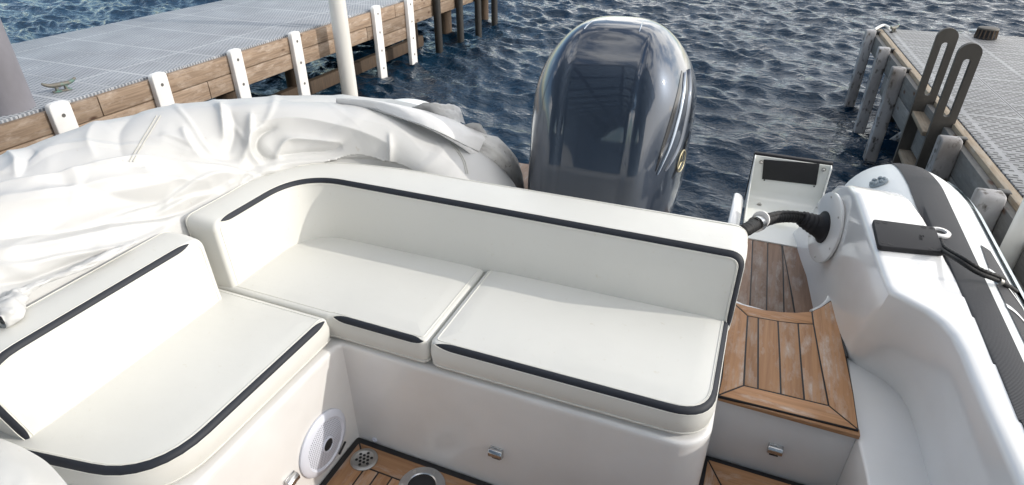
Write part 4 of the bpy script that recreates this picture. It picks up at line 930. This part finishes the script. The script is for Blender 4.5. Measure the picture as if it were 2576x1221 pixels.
stroke([(700, 392), (760, 385), (830, 380), (860, 366)], 7, -.018)
stroke([(640, 310), (740, 300), (850, 318), (940, 345), (980, 365)], 18, .020)
stroke([(600, 440), (700, 412), (800, 402), (920, 400), (985, 408)], 12, .018, 'fold')
stroke([(980, 340), (984, 372), (982, 410)], 7, .016)
stroke([(620, 455), (660, 436), (700, 425)], 6, .016)
stroke([(595, 475), (612, 452), (640, 440)], 5, -.016)
stroke([(350, 275), (300, 330), (310, 400)], 22, -.010)
stroke([(250, 300), (220, 350), (240, 400)], 20, .010)
stroke([(120, 470), (300, 500), (420, 500)], 30, -.03)
stroke([(1050, 375), (1110, 395), (1150, 420)], 16, .006)
stroke([(880, 300), (1000, 330), (1060, 380)], 24, .008)
# small creases from fine noise, stronger where cloth is gathered
gat = np.exp(-((uv[..., 0]-600)/230)**2-((uv[..., 1]-440)/90)**2)+.35*np.exp(-((uv[..., 1]-650)/60)**2)
fn = np.zeros_like(D)
for i in range(0, nI, 1):
    for j in range(0, nJ, 2):
        p = P[i, j]; a = abs(noise.noise(Vector((p[0]*6, p[1]*3.2, 1.7)))); b = noise.noise(Vector((p[0]*17+p[1]*6, p[1]*9, 4.)))
        c_ = abs(noise.noise(Vector((p[0]*13-p[1]*7, p[1]*10+p[0]*5, 9.)))); u_, v_ = uv[i, j]; ra = math.hypot(u_-605, (v_-440)*1.6); an_ = math.atan2((v_-440)*1.6, u_-605)
        cr1 = max(0, .13-abs(noise.noise(Vector((an_*2.3, ra*.0035, 3.3)))))/.13; cr2 = max(0, .16-abs(noise.noise(Vector((p[0]*4.5+p[1]*1.5, p[1]*3.2-p[0]*2, 11.)))))/.16
        fn[i, j] = (.5-a)*.008*(.3+gat[i, j])+(.3-c_)*.012*gat[i, j]+cr1*.006+cr2*.0025
    fn[i, 1:-1:2] = (fn[i, 0:-2:2]+fn[i, 2::2])/2
D += fn*.9
for _ in range(1): D[1:-1, 1:-1] = (D[1:-1, 1:-1]*2+D[:-2, 1:-1]+D[2:, 1:-1]+D[1:-1, :-2]+D[1:-1, 2:])/6
P2 = P+NN*D[..., None]
def grid_mesh(name, P, m, parent, thick=.002):
    a, b = P.shape[:2]; idx = np.arange(a*b).reshape(a, b); q = np.stack([idx[:-1, :-1], idx[:-1, 1:], idx[1:, 1:], idx[1:, :-1]], -1).reshape(-1, 4)
    me = bpy.data.meshes.new(name); me.from_pydata(P.reshape(-1, 3).tolist(), [], q.tolist()); me.update(); return link(name, me, m, parent, 180)
cb_ = grid_mesh('canvas_sheet', P2, M['canvas'], cov)
# stitched seams lying on the cloth
tr = BVHTree.FromPolygons([Vector(p) for p in P2.reshape(-1, 3)], [list(p.vertices) for p in cb_.data.polygons])
def on_cover(x, y):
    h, n_, _, _ = tr.ray_cast(Vector((0, 0, H)), ray(x, y).normalized())
    if h is None: return None
    return h+(n_ if n_.dot(Vector((0, 0, H))-h) > 0 else -n_)*.002
seam_m = mat('seam_thread', (.52, .51, .46), .8, bump=[(300, .8, .002)])
for pl in ([(395, 292), (375, 325), (352, 362), (325, 408)], [(1121, 338), (1135, 362), (1152, 385), (1165, 408), (1172, 438)]):
    for dx in ((0, 9) if pl[0][0] < 500 else (0, 5)):
        pts = [on_cover(p.x+dx, p.y) for p in spline([Vector((a, b, 0)) for a, b in pl], 8)]; pts = [p for p in pts if p]
        if len(pts) > 2: bm = bmesh.new(); add_tube(bm, pts, .0015, 6); obj('seam', bm, seam_m, cb_)
# rolled flap running aft along the top edge of the cover
def strip_sheet(name, up, lo, m, bul=.03, n_=60, k_=14, wr=.004, sd=0):
    U_ = spline(up, 20); L_ = spline(lo, 20); Pn = np.zeros((n_, k_, 3))
    for i in range(n_):
        u = U_[int(i/(n_-1)*(len(U_)-1))]; l_ = L_[int(i/(n_-1)*(len(L_)-1))]
        for k in range(k_):
            q = k/(k_-1); p = u.lerp(l_, q); p = p+Vector((.35, -.35, .8))*bul*math.sin(PI*q)**.8; nzv = noise.noise(Vector((i*.09+sd, k*.28, sd)))+.5*noise.noise(Vector((i*.3+sd, k*.6, sd+3))); p += Vector((.3, -.3, 1))*wr*nzv; Pn[i, k] = p
    return grid_mesh(name, Pn, m, cov)
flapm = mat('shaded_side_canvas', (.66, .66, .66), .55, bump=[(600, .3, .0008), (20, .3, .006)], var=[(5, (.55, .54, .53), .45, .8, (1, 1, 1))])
up = [atz(846, 262, .915), atz(935, 261, .92), atz(1040, 278, .90), atz(1110, 295, .87), atz(1170, 318, .83), atz(1232, 346, .78)]
lo = [atz(850, 264, .915), atz(945, 274, .92), atz(1040, 306, .90), atz(1105, 333, .87), atz(1165, 362, .82), atz(1205, 382, .77)]
up = [p+Vector((0, 0, .004)) for p in up]; lo = [p+Vector((0, 0, .0)) for p in lo]
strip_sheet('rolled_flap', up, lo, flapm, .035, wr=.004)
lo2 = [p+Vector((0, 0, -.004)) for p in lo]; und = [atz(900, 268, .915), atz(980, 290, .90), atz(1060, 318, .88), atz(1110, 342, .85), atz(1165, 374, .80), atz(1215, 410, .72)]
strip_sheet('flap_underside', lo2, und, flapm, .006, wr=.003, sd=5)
# white corners of cloth standing behind the flap
strip_sheet('cloth_corner', [atz(1035, 272, .90), atz(1058, 263, .93), atz(1085, 259, .94), atz(1120, 263, .92), atz(1155, 270, .90), atz(1162, 300, .86)], [atz(1040, 285, .88), atz(1065, 284, .88), atz(1090, 290, .88), atz(1120, 297, .87), atz(1150, 305, .86), atz(1170, 315, .85)], M['canvas'], .012, wr=.010, sd=2)
strip_sheet('cloth_corner', [atz(1165, 314, .85), atz(1185, 310, .86), atz(1207, 312, .86), atz(1217, 325, .83), atz(1229, 345, .79)], [atz(1175, 324, .83), atz(1190, 330, .82), atz(1204, 336, .81), atz(1215, 342, .80), atz(1228, 348, .785)], M['canvas'], .006, wr=.005, sd=8)
# grey gathered sleeve hanging down to the motor
slv = [(-1.02, 2.10, .775), (-.95, 2.06, .745), (-.885, 2.03, .69), (-.83, 2.02, .60), (-.80, 2.03, .48), (-.80, 2.05, .35)]
slv = [atz(1180, 352, .79)+Vector((0, .02, -.01)), atz(1215, 366, .77), atz(1248, 388, .73), atz(1272, 420, .65), atz(1284, 455, .56), atz(1288, 500, .44)]
sp3 = spline(slv, 14); U = frames(sp3); rowsS = []
for i, p in enumerate(sp3):
    q = i/(len(sp3)-1); r0 = .028+.036*min(1, q*3)
    rowsS.append([p+(U[i][0]*math.cos(a)*1.05+U[i][1]*math.sin(a)*.85)*(r0*(1+.17*noise.noise(Vector((math.cos(a)*2.1, math.sin(a)*2.1, i*.05)))+.12*math.sin(a*7+i*.06)*abs(noise.noise(Vector((i*.08, a, 3.))))*2)) for a in np.linspace(0, 2*PI, 64, endpoint=False)])
bm = bmesh.new(); grid(bm, rowsS, True); obj('gathered_sleeve', bm, M['canvas_grey'], cov, 180)
# near corner of the cover draped over the front end of the bench
def lump(name, ctrl, m, amp=.01, sd=0, n_=70):
    a, b = len(ctrl), len(ctrl[0]); rowsL = [spline(r_, 8) for r_ in ctrl]; cols = list(zip(*rowsL)); full = [spline(list(c_), 8) for c_ in cols]
    Pn = np.array([[list(p) for p in c_] for c_ in full])
    for i in range(Pn.shape[0]):
        for j in range(Pn.shape[1]):
            p = Vector(Pn[i, j]); d = noise.noise(p*9+Vector((sd, 0, 0)))*amp+abs(noise.noise(p*5+Vector((0, sd, 0))))*amp*1.2; Pn[i, j, 2] += d
    return grid_mesh(name, Pn, m, cov)
lump('draped_corner', [[atz(-90, 1080, .62), atz(0, 1105, .615), atz(60, 1128, .60), atz(120, 1165, .585), atz(172, 1222, .57)],
    [atz(-90, 1130, .67), atz(-20, 1150, .67), atz(40, 1180, .66), atz(90, 1215, .64), atz(150, 1260, .56)],
    [atz(-90, 1230, .66), atz(-40, 1250, .66), atz(0, 1290, .65), atz(60, 1300, .62), atz(100, 1340, .5)],
    [atz(-90, 1400, .50), atz(-40, 1400, .5), atz(0, 1400, .5), atz(60, 1400, .45), atz(100, 1400, .4)]], M['canvas'], .008, 3)
lump('rolled_hem', [[atz(-60, 715, .745), atz(0, 722, .75), atz(20, 745, .75), atz(22, 775, .75), atz(-5, 812, .74)],
    [atz(-60, 730, .80), atz(-5, 745, .79), atz(8, 758, .78), atz(8, 778, .77), atz(-20, 815, .75)], [atz(-90, 780, .76), atz(-60, 780, .78), atz(-50, 790, .77), atz(-50, 800, .76), atz(-60, 830, .74)]], M['canvas'], .006, 9)
hem = [(-5, 812), (20, 792), (34, 756), (60, 738), (110, 712), (170, 690), (230, 665), (300, 632), (340, 612)]
bm = bmesh.new(); hp_ = [atz(x, y-3, .80) for x, y in hem]; sph = spline(hp_, 14); U = frames(sph); rw = []
for i, p in enumerate(sph):
    q = i/(len(sph)-1); r0 = (.018+.008*math.sin(q*9))*(1-.75*q); rw.append([p+(U[i][0]*math.cos(a)*1.3+U[i][1]*math.sin(a))*r0*(1+.45*noise.noise(Vector((math.cos(a)*1.5, math.sin(a)*1.5, i*.16)))) for a in np.linspace(0, 2*PI, 28, endpoint=False)])
grid(bm, rw, True); obj('gathered_hem', bm, M['canvas'], cov, 180)

# ---------------------------------------------------------------- boathouse roof behind the berth (seen mirrored in the cowling)
bh = thing('boathouse', 'dark open gabled boathouse roof behind the berth, mirrored in the motor cowling', 'boathouse', (-.5, -9, -.265))
Y0, Y1 = .25, -22; xr = -.9; hwid = 4.2; ze, zr = 3.1, 4.7
for s_ in (-1, 1):
    bm = bmesh.new(); add_prism(bm, [(xr, Y0, zr), (xr+s_*hwid, Y0, ze), (xr+s_*hwid, Y1, ze), (xr, Y1, zr)], (0, 0, .06)); obj('roof_panel', bm, M['roof'], bh)
for k in range(15):
    y = Y0-.1-k*1.42; bm = bmesh.new(); add_prism(bm, [(xr-hwid, y, ze-.16), (xr, y, zr-.16), (xr+hwid, y, ze-.16), (xr+hwid, y, ze-.01), (xr, y, zr-.01), (xr-hwid, y, ze-.01)], (0, .09, 0)); obj('rafter', bm, M['beam'], bh)
for s_ in (-1, 0, 1):
    for f_ in ((.33, .66, 1) if s_ else (0,)):
        x_ = xr+s_*hwid*f_; z_ = zr+(ze-zr)*f_-.09; bm = bmesh.new(); add_box(bm, x_-.05, x_+.05, Y1, Y0, z_-.07, z_+.06); obj('purlin', bm, M['beam'], bh)
for s_ in (-1, 1):
    for k in range(5):
        y = -6.5-k*4; bm = bmesh.new(); add_tube(bm, [(xr+s_*hwid, y, -1.5), (xr+s_*hwid, y, ze)], .11, 12); obj('post', bm, M['beam'], bh)
for s_ in (-1, 1):
    bm = bmesh.new(); add_box(bm, xr+s_*hwid-.04, xr+s_*hwid+.04, Y1, -5, .2, ze-.02); obj('side_wall', bm, M['roof'], bh)
bm = bmesh.new(); add_box(bm, xr-hwid, xr+hwid, Y1-.1, Y1, .2, ze+.2); obj('end_wall', bm, M['roof'], bh)
